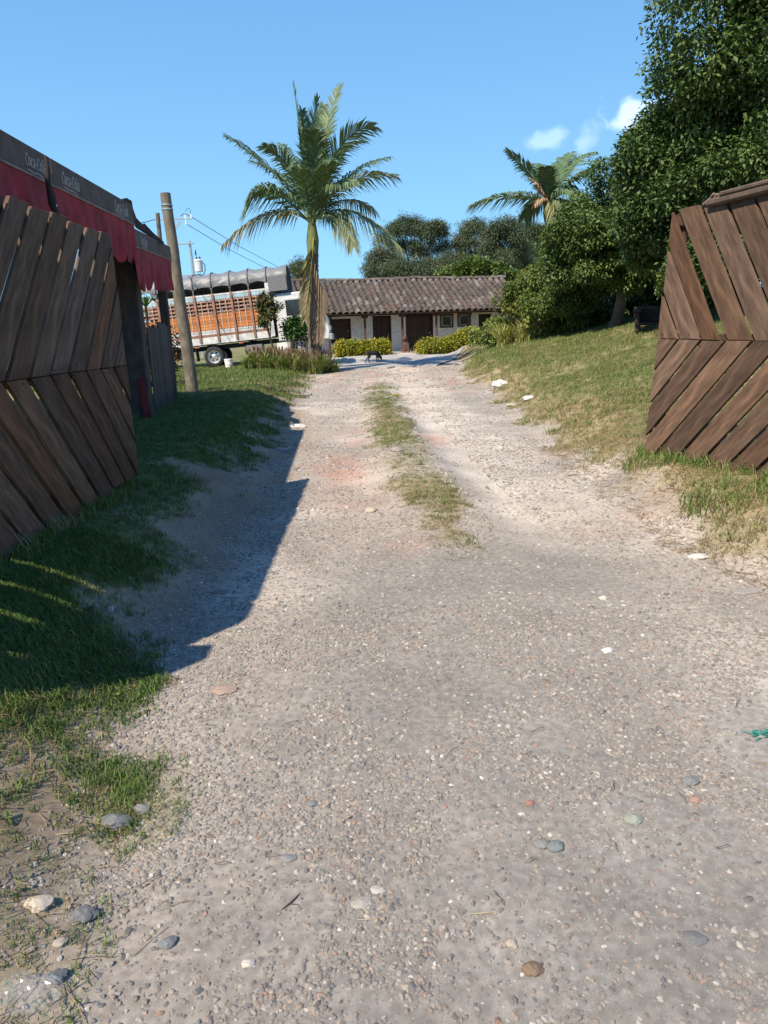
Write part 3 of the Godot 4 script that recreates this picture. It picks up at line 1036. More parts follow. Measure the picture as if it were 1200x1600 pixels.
# ---------------------------------------------------------------- kiosk with the drinks banner
func make_kiosk() -> void:
	var t := thing("kiosk", "dark timber kiosk with drinks banner and scalloped red fringe", "kiosk")
	# front eave line, left to right as it recedes
	var A1 := P(202, 321, 9.7)
	var A0 := P(0, 206, 6.0)
	A0 = A0 + (A0 - A1) * 1.06
	var B0 := P(200, 354, 9.75)
	var B1 := P(263, 386, 13.8)
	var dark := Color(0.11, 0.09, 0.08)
	# roof sheets reaching back from the eave
	for q in [[A0, A1, 0], [B0, B1, 1]]:
		var a: Vector3 = q[0]
		var b: Vector3 = q[1]
		var dir := (b - a).normalized()
		var back := Vector3.UP.cross(dir).normalized()
		if back.x > 0:
			back = -back
		var m := 16
		for i in 6:
			# six corrugated sheets side by side
			var g := Geo.new()
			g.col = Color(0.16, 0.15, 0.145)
			for k in m:
				var f0 := (i + float(k) / m) / 6.0
				var f1 := (i + float(k + 1) / m) / 6.0
				var w0 := Vector3(0, sin(k * TAU / 4.0) * 0.012, 0)
				var w1 := Vector3(0, sin((k + 1) * TAU / 4.0) * 0.012, 0)
				var p0 := a.lerp(b, f0) + w0 + back * 0.03 - Vector3(0, 0.035 - i % 2 * 0.006, 0)
				var p1 := a.lerp(b, f1) + w1 + back * 0.03 - Vector3(0, 0.035 - i % 2 * 0.006, 0)
				var o := back * 5.6 + Vector3(0, 0.45, 0)
				g.quad(p0, p1, p1 + o, p0 + o)
				g.quad(p0 - Vector3(0, 0.006, 0), p0 - Vector3(0, 0.006, 0) + o, p1 - Vector3(0, 0.006, 0) + o, p1 - Vector3(0, 0.006, 0))
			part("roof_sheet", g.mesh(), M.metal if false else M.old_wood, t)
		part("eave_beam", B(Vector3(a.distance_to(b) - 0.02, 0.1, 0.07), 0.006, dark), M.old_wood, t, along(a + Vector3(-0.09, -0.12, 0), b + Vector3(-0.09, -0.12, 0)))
		var ob := back * 5.4 + Vector3(0, 0.30, 0)
		part("rear_beam", B(Vector3(a.distance_to(b) - 0.02, 0.1, 0.07), 0.006, dark), M.old_wood, t, along(a + ob, b + ob))
		# banner band, in panels
		var seam := at_px(a, b, 72.0)
		var cuts := [0.0, seam, 1.0] if q[2] == 0 else [0.0, 1.0]
		for c in cuts.size() - 1:
			var p: Vector3 = a.lerp(b, cuts[c] + 0.0012)
			var r: Vector3 = a.lerp(b, cuts[c + 1] - 0.0012)
			var hb := 0.235
			var out := -back * 0.03
			var x := along(p + out - Vector3(0, hb * 0.5, 0), r + out - Vector3(0, hb * 0.5, 0))
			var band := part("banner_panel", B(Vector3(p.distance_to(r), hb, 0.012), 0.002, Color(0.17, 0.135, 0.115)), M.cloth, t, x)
			part("lower_trim", B(Vector3(p.distance_to(r), 0.014, 0.02), 0.002, Color(0.42, 0.36, 0.33)), M.cloth, band, tf(Vector3(0, -hb * 0.5 + 0.007, 0.006)))
			var spots := [[28.0, 61.0]] if c == 0 and q[2] == 0 else ([[87.0, 115.0], [172.0, 193.0]] if q[2] == 0 else [[214.0, 224.0]])
			for sp in spots:
				var t0 := at_px(p, r, sp[0])
				var t1 := at_px(p, r, sp[1])
				lettering(band, Vector3(((t0 + t1) * 0.5 - 0.5) * p.distance_to(r), 0.0, 0.0085), absf(t1 - t0) * p.distance_to(r))
		# red fringe: a cloth strip with a scalloped hem, hung in folds
		var segs := 2 if q[2] == 0 else 1
		for sN in segs:
			var f0: float = 0.0 if sN == 0 else seam + 0.001
			var f1: float = seam - 0.001 if (sN == 0 and segs == 2) else 1.0
			var len_ := a.distance_to(b) * (f1 - f0)
			var g := Geo.new()
			var cells := int(len_ / 0.03)
			var drop := 0.36 if q[2] == 0 else 0.42
			var prev := []
			for k in cells + 1:
				var f := lerpf(f0, f1, float(k) / cells)
				var s := k * 0.03
				var sc := absf(sin(s * PI / 0.24))
				var d := drop + 0.13 * sqrt(sc) + n_mid.get_noise_1d(s * 12.0 + q[2] * 100.0) * 0.03
				var top := a.lerp(b, f) + (-back) * 0.012 - Vector3(0, 0.225, 0)
				var row := []
				for r in 5:
					var w := r / 4.0
					row.push_back(top - Vector3(0, d * w, 0) + (-back) * (0.02 + w * (0.03 * sin(s * 9.0) + 0.02 * sin(s * 21.0 + 1.0))))
				if k > 0:
					g.col = Color(0.46, 0.04, 0.06)
					for r in 4:
						g.quad(prev[r], row[r], row[r + 1], prev[r + 1])
				prev = row
			part("fringe", g.mesh(), M.cloth, t)
	# posts
	for q in [[P(222, 648, 11.1), 3.05, 0.32], [P(271, 622, 13.9), 3.1, 0.15], [Vector3(-3.2, 0, -5.0), 3.0, 0.2], [Vector3(-8.3, 0, -4.4), 3.4, 0.14], [Vector3(-8.7, 0, -8.8), 3.4, 0.14], [Vector3(-9.3, 0, -12.8), 3.4, 0.14]]:
		var at: Vector3 = q[0]
		at.y = hgt(at.x, at.z) - 0.03
		var hgt_: float = q[1] - at.y
		part("post", B(Vector3(hgt_, q[2], q[2]), 0.012, Color(0.10, 0.085, 0.075)), M.old_wood, t, tf(at + Vector3(0, hgt_ * 0.5, 0), 0, 0.12, PI / 2))
	# torn roofing sticking up at the step between the two canopies
	var g := Geo.new()
	g.col = Color(0.055, 0.035, 0.032)
	var edge := [[186, 318], [190, 311], [198, 309], [206, 314], [208, 326], [213, 340], [222, 350], [226, 349], [240, 364], [256, 378]]
	var low := [[190, 322], [192, 322], [198, 326], [203, 334], [206, 345], [212, 356], [220, 361], [228, 366], [242, 374], [257, 384]]
	for i in edge.size() - 1:
		for dd in [0.0, 0.25]:
			g.quad(P(edge[i][0], edge[i][1], 9.8 + dd + i * 0.28), P(edge[i + 1][0], edge[i + 1][1], 9.8 + dd + (i + 1) * 0.28), P(low[i + 1][0], low[i + 1][1], 9.8 + dd + (i + 1) * 0.28), P(low[i][0], low[i][1], 9.8 + dd + i * 0.28))
		g.quad(P(edge[i][0], edge[i][1], 9.8 + i * 0.28), P(edge[i][0], edge[i][1], 10.05 + i * 0.28), P(edge[i + 1][0], edge[i + 1][1], 10.05 + (i + 1) * 0.28), P(edge[i + 1][0], edge[i + 1][1], 9.8 + (i + 1) * 0.28))
	part("torn_roofing", g.mesh(), M.old_wood, t)
	# cord where the banner is lashed
	var gc := Geo.new()
	gc.col = Color(0.04, 0.035, 0.035)
	gc.tube([P(71, 244, 6.35), P(74, 262, 6.3), P(75, 285, 6.3), P(82, 320, 6.35), P(92, 345, 6.4)], [0.012, 0.018, 0.022, 0.03, 0.02], 6)
	part("lashing", gc.mesh(), M.cloth, t)
	# red plank leaning at the foot of the big post
	var pr := thing("plank", "dull red plank leaning against the kiosk's thick post", "plank")
	var a := P(230, 644, 10.9)
	a.y = hgt(a.x, a.z)
	var b := P(219, 590, 10.95)
	part("board", B(Vector3(a.distance_to(b), 0.11, 0.03), 0.004, Color(0.24, 0.03, 0.035)), M.old_wood, pr, along(a, b, Vector3(1, 0, 0)))

func lettering(parent: Node, at: Vector3, long: float) -> void:
	var f := SystemFont.new()
	f.font_names = PackedStringArray(["Droid Serif"])
	f.font_italic = true
	f.font_weight = 700
	var tm := TextMesh.new()
	tm.text = "Coca-Cola"
	tm.font = f
	tm.font_size = 32
	tm.pixel_size = 0.004
	tm.depth = 0.003
	tm.curve_step = 2.0
	var w := tm.get_aabb().size.x
	var k := long / maxf(w, 0.01)
	var o := part("lettering", tm, M.faded_white, parent)
	o.transform = Transform3D(Basis(Vector3(k, 0, 0), Vector3(0.28 * k * 1.5, k * 1.5, 0), Vector3(0, 0, 1)), at)
	# the swash below the word
	var g := Geo.new()
	for s in [[-0.46, 0.06, -0.46, -0.075], [-0.46, -0.075, -0.2, -0.085], [-0.2, -0.085, 0.1, -0.075], [0.1, -0.075, 0.36, -0.09]]:
		g.box(along(Vector3(s[0] * long, s[1], 0), Vector3(s[2] * long, s[3], 0)), Vector3(Vector2(s[0] * long, s[1]).distance_to(Vector2(s[2] * long, s[3])), 0.009, 0.003), 0.001)
	part("swash", g.mesh(), M.faded_white, parent, Transform3D(Basis(), at))

# ---------------------------------------------------------------- fence, poles, wires
func make_fence_and_poles() -> void:
	var t := thing("board_fence", "dark upright board fence in the shade behind the kiosk", "fence")
	var a := P(243, 640, 11.7)
	var b := P(276, 619, 14.0)
	var n := 12
	for i in n:
		var f := (i + 0.5) / n
		var p := a.lerp(b, f)
		p.y = hgt(p.x, p.z) - 0.02
		var top := lerpf(1.36, 1.42, f) + R(-0.05, 0.05)
		var w := a.distance_to(b) / n
		var dir := (b - a)
		part("board", B(Vector3(top, w * 0.95, 0.025), 0.004, Color(0.12, 0.10, 0.088) * R(0.8, 1.3)), M.old_wood, t, Transform3D(Basis(Vector3.UP, atan2(-dir.z, dir.x)), p + Vector3(0, top * 0.5, 0)) * tf(Vector3(0, 0, R(-0.005, 0.005)), 0, 0, PI / 2 + R(-0.01, 0.01)))
	for h in [0.45, 1.1]:
		part("rail", B(Vector3(a.distance_to(b), 0.08, 0.04), 0.004, Color(0.11, 0.09, 0.08)), M.old_wood, t, along(a + Vector3(-0.05, h - a.y + hgt(a.x, a.z), 0), b + Vector3(-0.05, h - b.y + hgt(b.x, b.z), 0)))
	# round wooden pole by the kiosk
	var tp := thing("wooden_pole", "tall bare round wooden pole at the corner of the red-fringed kiosk", "pole")
	var p0 := P(301, 607, 15.6)
	p0.y = hgt(p0.x, p0.z) - 0.1
	var p1 := P(258, 302, 15.6)
	var g := Geo.new()
	var pts := []
	var rr := []
	for i in 12:
		var f := i / 11.0
		pts.push_back(p0.lerp(p1, f) + Vector3(n_mid.get_noise_1d(i * 8.0) * 0.02, 0, 0))
		rr.push_back(lerpf(0.135, 0.105, f) + n_mid.get_noise_1d(i * 21.0) * 0.006)
	g.col = Color(0.30, 0.255, 0.19)
	g.tube(pts, rr, 12)
	part("shaft", g.mesh(), M.old_wood_y, tp)
	for f in [0.925, 0.945]:
		var gb := Geo.new()
		var c := p0.lerp(p1, f)
		gb.lathe(Transform3D(Basis(), c), [[0.104, -0.012], [0.118, -0.012], [0.118, 0.012], [0.104, 0.012]], 14)
		part("band", gb.mesh(), M.metal, tp)
	# thin wooden pole behind it
	var q0 := P(268, 560, 38.0)
	q0.y = hgt(q0.x, q0.z)
	var q1 := P(246, 333, 38.0)
	var gt := Geo.new()
	gt.col = Color(0.24, 0.205, 0.17)
	gt.tube([q0, q0.lerp(q1, 0.5), q1], [0.15, 0.13, 0.1], 9)
	single("wooden_pole", gt, M.old_wood_y, "thin grey wooden pole rising behind the bare round pole", "pole")
	# pole with the upper crossarm, mostly hidden behind the near pole
	var u := thing("utility_pole", "utility pole with upper metal crossarm, brace and insulators", "utility pole")
	var u0 := P(291, 560, 40.0)
	u0.y = hgt(u0.x, u0.z)
	var u1 := P(262, 328, 40.0)
	var gu := Geo.new()
	gu.col = Color(0.3, 0.27, 0.23)
	gu.tube([u0, u1], [0.16, 0.11], 10)
	part("shaft", gu.mesh(), M.old_wood_y, u)
	var c0 := P(241, 343, 39.85)
	var c1 := P(301, 341, 39.85)
	part("crossarm", B(Vector3(c0.distance_to(c1), 0.075, 0.075), 0.008), M.metal, u, along(c0, c1))
	for k in [[284, 346, 271, 363], [281, 345, 270, 360]]:
		var b0 := P(k[0], k[1], 39.78)
		var b1 := P(k[2], k[3], 39.9)
		part("brace", B(Vector3(b0.distance_to(b1), 0.05, 0.03), 0.004), M.metal, u, along(b0, b1))
	for k in [[290, 342, 334], [291, 343, 351], [299, 341, 334]]:
		var i0 := P(k[0], k[1], 39.85)
		var i1 := P(k[0], k[2], 39.85)
		var gi := Geo.new()
		gi.lathe(Transform3D(Basis(), i0.min(i1)), [[0.0, 0.0], [0.05, 0.0], [0.05, 0.06], [0.03, 0.08], [0.05, 0.11], [0.03, 0.14], [0.045, 0.18], [0.0, 0.22]], 10)
		part("insulator", gi.mesh(), M.white_plastic, u)
	var gj := Geo.new()
	gj.tube([P(282, 338, 39.85), P(287, 334, 39.85), P(292, 335, 39.85), P(297, 338, 39.85)], [0.02, 0.02, 0.02, 0.02], 5)
	gj.tube([P(290, 330, 39.85), P(293, 325, 39.85), P(296, 326, 39.85), P(298, 332, 39.85), P(299, 339, 39.85)], [0.012, 0.012, 0.012, 0.012, 0.012], 5)
	part("jumper_cable", gj.mesh(), M.wire, u)
	# steel pole with the transformer
	var s := thing("transformer_pole", "slim grey steel pole with crossarm and white drum transformer", "utility pole")
	var s0 := P(318, 565, 42.5)
	s0.y = hgt(s0.x, s0.z)
	var s1 := P(296, 377, 42.5)
	var gs := Geo.new()
	gs.tube([s0, s1], [0.1, 0.075], 10)
	part("shaft", gs.mesh(), M.metal, s)
	var d0 := P(272, 382, 42.38)
	var d1 := P(303, 380, 42.38)
	part("crossarm", B(Vector3(d0.distance_to(d1), 0.08, 0.08), 0.008), M.metal, s, along(d0, d1))
	var e0 := P(282, 431, 42.38)
	var e1 := P(314, 429, 42.38)
	part("crossarm", B(Vector3(e0.distance_to(e1), 0.09, 0.09), 0.008), M.metal, s, along(e0, e1))
	var c := P(311.5, 425, 42.3)
	var gd := Geo.new()
	gd.lathe(Transform3D(Basis(), c), [[0.0, 0.0], [0.2, 0.0], [0.215, 0.03], [0.215, 0.56], [0.235, 0.57], [0.235, 0.61], [0.17, 0.67], [0.0, 0.69]], 20)
	var drum := part("transformer_drum", gd.mesh(), M.white_paint, s)
	for o in [-0.08, 0.09]:
		var gb := Geo.new()
		gb.lathe(Transform3D(Basis(), c + Vector3(o, 0.66, 0)), [[0.05, 0.0], [0.06, 0.05], [0.035, 0.07], [0.055, 0.1], [0.03, 0.13], [0.0, 0.2]], 9)
		part("bushing", gb.mesh(), M.wire, drum)
	part("bracket", B(Vector3(0.3, 0.08, 0.06), 0.006), M.metal, s, tf((c + P(301, 412, 42.5)) * 0.5 + Vector3(0, 0.1, 0)))
	var gl := Geo.new()
	gl.tube([c + Vector3(0.2, 0.5, 0), c + Vector3(0.33, 0.4, 0), c + Vector3(0.34, 0.1, 0), c + Vector3(0.25, -0.12, 0), c + Vector3(0.05, -0.2, 0)], [0.025, 0.025, 0.025, 0.025, 0.02], 6)
	part("lead_cable", gl.mesh(), M.wire, s)
	var ga := Geo.new()
	ga.lathe(Transform3D(Basis(), P(306, 399, 42.4)), [[0.0, 0.0], [0.04, 0.0], [0.04, 0.12], [0.055, 0.14], [0.03, 0.18], [0.03, 0.27], [0.0, 0.3]], 9)
	part("arrester", ga.mesh(), M.wire, s)
	# wires
	var wl := [[[301, 340, 39.85], [372, 384, 50.0], [440, 420, 60.0], [560, 470, 88.0], "upper power line running down behind the palm"], [[293, 351, 39.85], [358, 390, 50.0], [425, 424, 60.0], [545, 476, 88.0], "lower power line running down behind the palm"],
		[[241, 343, 39.85], [228, 347, 30.0], [150, 362, 24.0], [-90, 385, 16.0], "power line leaving the crossarm over the kiosk"], [[240, 470, 44.0], [214, 452, 36.0], [190, 440, 32.0], [60, 385, 22.0], "upper slack cable seen under the kiosk canopy"], [[240, 480, 40.0], [214, 464, 36.0], [190, 452, 32.0], [60, 400, 22.0], "lower slack cable seen under the kiosk canopy"]]
	for w in wl:
		var k := []
		var r := []
		var q := [P(w[0][0], w[0][1], w[0][2]), P(w[1][0], w[1][1], w[1][2]), P(w[2][0], w[2][1], w[2][2]), P(w[3][0], w[3][1], w[3][2])]
		for i in 13:
			var f := i / 12.0 * 3.0
			var j := mini(int(f), 2)
			k.push_back(q[j].lerp(q[j + 1], f - j))
			r.push_back(0.017)
		var gw := Geo.new()
		gw.tube(k, r, 5)
		single("power_line", gw, M.wire, w[4], "wire", Vector3.ZERO, "overhead wires")

# ---------------------------------------------------------------- blended bodies: bones [a, b, ra, rb] meshed as surface nets
func body(bones: Array, cell: float, k: float) -> Geo:
	var lo := Vector3.INF
	var hi := -Vector3.INF
	for b in bones:
		var r: float = maxf(b[2], b[3]) + cell * 2.0
		lo = lo.min(b[0] - Vector3.ONE * r).min(b[1] - Vector3.ONE * r)
		hi = hi.max(b[0] + Vector3.ONE * r).max(b[1] + Vector3.ONE * r)
	var n := Vector3i(((hi - lo) / cell).ceil()) + Vector3i.ONE
	var f := PackedFloat32Array()
	f.resize(n.x * n.y * n.z)
	var dist := func(p: Vector3) -> float:
		var d := 1e9
		for b in bones:
			var ab: Vector3 = b[1] - b[0]
			var t := clampf((p - b[0]).dot(ab) / maxf(ab.length_squared(), 1e-9), 0.0, 1.0)
			var e: float = p.distance_to(b[0] + ab * t) - lerpf(b[2], b[3], t)
			var h := clampf(0.5 + 0.5 * (d - e) / k, 0.0, 1.0) if d < 1e8 else 1.0
			d = lerpf(d, e, h) - k * h * (1.0 - h) if d < 1e8 else e
		return d
	for z in n.z:
		for y in n.y:
			for x in n.x:
				f[(z * n.y + y) * n.x + x] = dist.call(lo + Vector3(x, y, z) * cell)
	var g := Geo.new()
	var at := {}
	var corner := [Vector3i(0, 0, 0), Vector3i(1, 0, 0), Vector3i(0, 1, 0), Vector3i(1, 1, 0), Vector3i(0, 0, 1), Vector3i(1, 0, 1), Vector3i(0, 1, 1), Vector3i(1, 1, 1)]
	var edges := [[0, 1], [2, 3], [4, 5], [6, 7], [0, 2], [1, 3], [4, 6], [5, 7], [0, 4], [1, 5], [2, 6], [3, 7]]
	for z in n.z - 1:
		for y in n.y - 1:
			for x in n.x - 1:
				var v := []
				var neg := 0
				for c in corner:
					var w := f[((z + c.z) * n.y + y + c.y) * n.x + x + c.x]
					v.push_back(w)
					neg += 1 if w < 0.0 else 0
				if neg == 0 or neg == 8:
					continue
				var s := Vector3.ZERO
				var m := 0
				for e in edges:
					var a: float = v[e[0]]
					var b: float = v[e[1]]
					if (a < 0.0) != (b < 0.0):
						s += Vector3(corner[e[0]]).lerp(Vector3(corner[e[1]]), a / (a - b))
						m += 1
				var p := lo + (Vector3(x, y, z) + s / m) * cell
				var h := cell * 0.5
				var nn := Vector3(dist.call(p + Vector3(h, 0, 0)) - dist.call(p - Vector3(h, 0, 0)), dist.call(p + Vector3(0, h, 0)) - dist.call(p - Vector3(0, h, 0)), dist.call(p + Vector3(0, 0, h)) - dist.call(p - Vector3(0, 0, h))).normalized()
				at[Vector3i(x, y, z)] = [p, nn]
	for key in at:
		for ax in 3:
			var u := Vector3i.ZERO
			u[(ax + 1) % 3] = 1
			var w := Vector3i.ZERO
			w[(ax + 2) % 3] = 1
			if not (at.has(key - u) and at.has(key - w) and at.has(key - u - w)):
				continue
			var o := Vector3i.ZERO
			o[ax] = 1
			var i0: int = (key.z * n.y + key.y) * n.x + key.x
			var i1: int = ((key.z + o.z) * n.y + key.y + o.y) * n.x + key.x + o.x
			if (f[i0] < 0.0) == (f[i1] < 0.0):
				continue
			var A = at[key]
			var Bq = at[key - u]
			var C = at[key - u - w]
			var D = at[key - w]
			var nf: Vector3 = (C[0] - A[0]).cross(Bq[0] - A[0])
			if nf.dot(A[1] + C[1]) > 0.0:
				g.quadn(A[0], Bq[0], C[0], D[0], A[1], Bq[1], C[1], D[1])
			else:
				g.quadn(A[0], D[0], C[0], Bq[0], A[1], D[1], C[1], Bq[1])
	return g

func make_dog() -> void:
	var at := P(583, 566, 33.0)
	at.y = hgt(at.x, at.z) + 0.055
	var t := thing("dog", "thin black dog sniffing the concrete with its head down", "dog", at, 0.12)
	var V := func(x: float, y: float, z: float) -> Vector3: return Vector3(x, y, z)
	# nose to the right (+x)
	var b := [
		[V.call(-0.25, 0.43, 0), V.call(-0.02, 0.42, 0), 0.078, 0.083], [V.call(-0.02, 0.42, 0), V.call(0.17, 0.39, 0), 0.085, 0.098], [V.call(0.17, 0.40, 0), V.call(0.24, 0.36, 0), 0.085, 0.07],
		[V.call(0.22, 0.39, 0), V.call(0.335, 0.23, 0), 0.062, 0.05], [V.call(0.335, 0.235, 0), V.call(0.365, 0.17, 0), 0.056, 0.045], [V.call(0.365, 0.17, 0), V.call(0.395, 0.075, 0), 0.035, 0.022],
		[V.call(0.315, 0.27, 0.045), V.call(0.30, 0.20, 0.075), 0.02, 0.012], [V.call(0.315, 0.27, -0.045), V.call(0.30, 0.20, -0.075), 0.02, 0.012],
		# front legs
		[V.call(0.17, 0.36, 0.06), V.call(0.15, 0.21, 0.065), 0.045, 0.028], [V.call(0.15, 0.21, 0.065), V.call(0.155, 0.03, 0.065), 0.024, 0.02], [V.call(0.155, 0.022, 0.065), V.call(0.19, 0.018, 0.065), 0.021, 0.017],
		[V.call(0.19, 0.36, -0.06), V.call(0.24, 0.2, -0.065), 0.045, 0.028], [V.call(0.24, 0.2, -0.065), V.call(0.30, 0.05, -0.065), 0.024, 0.02], [V.call(0.30, 0.03, -0.065), V.call(0.335, 0.018, -0.065), 0.021, 0.017],
		# hind legs: knee forward and high, hock backward
		[V.call(-0.24, 0.40, 0.055), V.call(-0.18, 0.27, 0.07), 0.068, 0.042], [V.call(-0.18, 0.27, 0.07), V.call(-0.30, 0.17, 0.07), 0.036, 0.024], [V.call(-0.30, 0.17, 0.07), V.call(-0.35, 0.03, 0.07), 0.022, 0.02], [V.call(-0.35, 0.022, 0.07), V.call(-0.31, 0.018, 0.07), 0.021, 0.017],
		[V.call(-0.22, 0.40, -0.055), V.call(-0.12, 0.27, -0.07), 0.065, 0.042], [V.call(-0.12, 0.27, -0.07), V.call(-0.2, 0.16, -0.07), 0.036, 0.024], [V.call(-0.2, 0.16, -0.07), V.call(-0.17, 0.03, -0.07), 0.022, 0.02], [V.call(-0.17, 0.022, -0.07), V.call(-0.13, 0.018, -0.07), 0.021, 0.017],
		# tail hanging
		[V.call(-0.31, 0.45, 0), V.call(-0.37, 0.36, 0), 0.024, 0.018], [V.call(-0.37, 0.36, 0), V.call(-0.395, 0.24, 0), 0.018, 0.01]]
	part("body", body(b, 0.016, 0.03).mesh(), M.fur, t)

func make_statue() -> void:
	var at := P(634, 548, 40.3)
	at.y = hgt(at.x, at.z)
	var t := thing("statue", "brown seated animal figure with round head beside the veranda post", "statue", at, 0.15)
	var b := [[Vector3(0, 0.2, 0), Vector3(0, 0.42, -0.02), 0.22, 0.19], [Vector3(0, 0.42, -0.02), Vector3(-0.02, 0.62, 0.0), 0.18, 0.12], [Vector3(-0.03, 0.68, 0.0), Vector3(-0.06, 0.76, 0.03), 0.12, 0.13], [Vector3(-0.08, 0.72, 0.1), Vector3(-0.1, 0.70, 0.19), 0.07, 0.05],
		[Vector3(-0.15, 0.83, 0), Vector3(-0.17, 0.74, 0.02), 0.04, 0.035], [Vector3(0.06, 0.83, 0), Vector3(0.09, 0.74, 0.02), 0.04, 0.035], [Vector3(-0.12, 0.45, 0.1), Vector3(-0.13, 0.05, 0.2), 0.065, 0.055], [Vector3(0.12, 0.45, 0.1), Vector3(0.13, 0.05, 0.2), 0.065, 0.055],
		[Vector3(-0.2, 0.14, 0.0), Vector3(-0.22, 0.05, 0.2), 0.1, 0.06], [Vector3(0.22, 0.14, 0.0), Vector3(0.26, 0.05, 0.18), 0.12, 0.06]]
	var g := body(b, 0.03, 0.05)
	part("figure", g.mesh(), M.brown_paint, t)

# ---------------------------------------------------------------- truck
func make_truck() -> void:
	var at := P(337, 573, 32.0)
	var t := thing("stake_truck", "white and orange stake-bed truck with grey tarpaulin parked by the palm", "truck", at)
	t.rotation = Vector3(0, 0.03, 0.075)
	var white := Color(1, 1, 1)
	var orange := Color(0.85, 0.31, 0.09)
	var brown := Color(0.36, 0.17, 0.115)
	var x0 := -2.82
	var x1 := 2.72
	var L := x1 - x0
	var xm := (x0 + x1) * 0.5
	var W := 2.3
	var add := func(called: String, size: Vector3, at_: Vector3, col: Color, m: Material, k := 0.006): return part(called, B(size, k, col), m, t, tf(at_))
	# floor and dark inside
	add.call("bed_floor", Vector3(L - 0.04, 0.12, W - 0.1), Vector3(xm, 1.0, -W * 0.5), Color(0.1, 0.09, 0.085), M.paint)
	for zside in 2:
		var z := 0.0 if zside == 0 else -W
		var o := 1.0 if zside == 0 else -1.0
		add.call("sill", Vector3(L, 0.29, 0.05), Vector3(xm, 1.105, z), white, M.paint)
		add.call("side_rail", Vector3(L - 0.01, 0.085, 0.032), Vector3(xm, 1.30, z), brown * 1.25, M.paint)
		for i in 2:
			add.call("white_plank", Vector3(L - 0.01, 0.085, 0.026), Vector3(xm, 1.395 + i * 0.095, z), Color(0.9, 0.89, 0.88), M.paint)
		for i in 5:
			add.call("orange_plank", Vector3(L - 0.01, 0.118, 0.026), Vector3(xm, 1.608 + i * 0.126, z), orange * R(0.8, 1.15), M.paint)
		for i in 4:
			add.call("lattice_rail", Vector3(L - 0.01, 0.062, 0.026), Vector3(xm, 2.26 + i * 0.148, z), Color(0.66, 0.36, 0.25), M.paint)
		add.call("blue_plank", Vector3(L - 0.01, 0.16, 0.02), Vector3(xm, 2.83, z), Color(0.58, 0.82, 0.95), M.paint)
		add.call("top_rail", Vector3(L - 0.01, 0.075, 0.03), Vector3(xm, 2.955, z), white, M.paint)
		for i in 8:
			var x := x0 + 0.04 + (L - 0.08) * i / 7.0
			var wide := i == 7 or i == 0
			add.call("post", Vector3(0.1 if not wide else 0.16, 2.2 if wide else 1.95, 0.06), Vector3(x, 2.1 if wide else 2.03, z + 0.045 * o), white if wide else Color(0.6, 0.31, 0.22), M.paint)
			# iron bow over each post, with a curved gusset
			var g := Geo.new()
			g.col = Color(0.33, 0.33, 0.34)
			g.tube([Vector3(x, 2.99, z), Vector3(x, 3.34, z)], [0.025, 0.025], 6)
			for s in [-1, 1]:
				var q := []
				for k in 5:
					var a := k / 4.0 * PI / 2
					q.push_back(Vector3(x + s * 0.2 * (1 - cos(a)), 3.13 + 0.17 * sin(a), z))
				g.tube(q, [0.03, 0.03, 0.03, 0.03, 0.03], 5)
			part("bow_foot", g.mesh(), M.paint, t)
			if i < 7:
				var step := (L - 0.08) / 7.0
				for k in 2:
					add.call("upright_slat", Vector3(0.028, 1.35, 0.02), Vector3(x + step * (0.33 + 0.34 * k), 2.15, z + 0.022 * o), Color(0.95, 0.82, 0.74), M.paint, 0.003)
				for k in 4:
					add.call("lattice_stub", Vector3(0.035, 0.5, 0.02), Vector3(x + step * (0.14 + 0.23 * k), 2.46, z - 0.02 * o), Color(0.42, 0.24, 0.17), M.paint, 0.003)
	# end walls of the bed: header board in front, lattice tailgate behind
	add.call("header_board", Vector3(0.05, 2.0, W - 0.1), Vector3(x1 - 0.05, 2.05, -W * 0.5), orange * 0.9, M.paint)
	for i in 7:
		add.call("tailgate_slat", Vector3(0.03, 0.12, W - 0.08), Vector3(x0 - 0.03, 1.3 + i * 0.27, -W * 0.5), white if i % 2 else brown, M.paint)
	for z in [-0.5, -1.15, -1.8]:
		add.call("tailgate_post", Vector3(0.05, 2.0, 0.09), Vector3(x0 - 0.075, 2.05, z), brown, M.paint)
	# unseen load of brown sacks, added so the bed looks dark between its slats
	for i in 5:
		for j in 4:
			part("added_sack", B(Vector3(0.95, 0.42, W - 0.9), 0.12, Color(0.26, 0.19, 0.12) * R(0.8, 1.2)), M.cloth, t, tf(Vector3(x0 + 0.7 + i * 1.03 + R(-0.04, 0.04), 1.29 + j * 0.43, -W * 0.5 - 0.1)))
	# tarpaulin: arched over the bows, sagging between them
	var gt := Geo.new()
	var nx := 84
	var ny := 22
	var pt := func(i: int, j: int) -> Vector3:
		var f := i / float(nx)
		var x := lerpf(x0 - 0.02, x1 + 0.85, f)
		var bay := fposmod((x - x0 - 0.04) / ((L - 0.08) / 7.0), 1.0)
		var sag := sin(bay * PI)
		var a := j / float(ny)
		var hang := 0.06
		var p: Vector3
		var rise := 0.54 - 0.045 * sag * sag
		var ang := lerpf(-0.12, PI + 0.12, a)
		p = Vector3(x, 3.36 + rise * maxf(sin(ang), -0.4) + 0.03 * n_mid.get_noise_2d(x * 14.0, a * 40.0), -W * 0.5 + (W * 0.5 + 0.05) * signf(cos(ang)) * pow(absf(cos(ang)), 0.55) )
		if a < 0.2 or a > 0.8:
			var o := 1.0 if a < 0.2 else -1.0
			p.z += o * (0.035 * n_mid.get_noise_2d(x * 22.0, a * 90.0) - 0.03 * sag)
		if a > 0.86:   # the far side hangs lower
			p.y -= (a - 0.86) / 0.14 * 0.62
		if j == 0 or j == ny:
			p.y -= 0.05 * (1.0 - sag)
		return p
	var grid := []
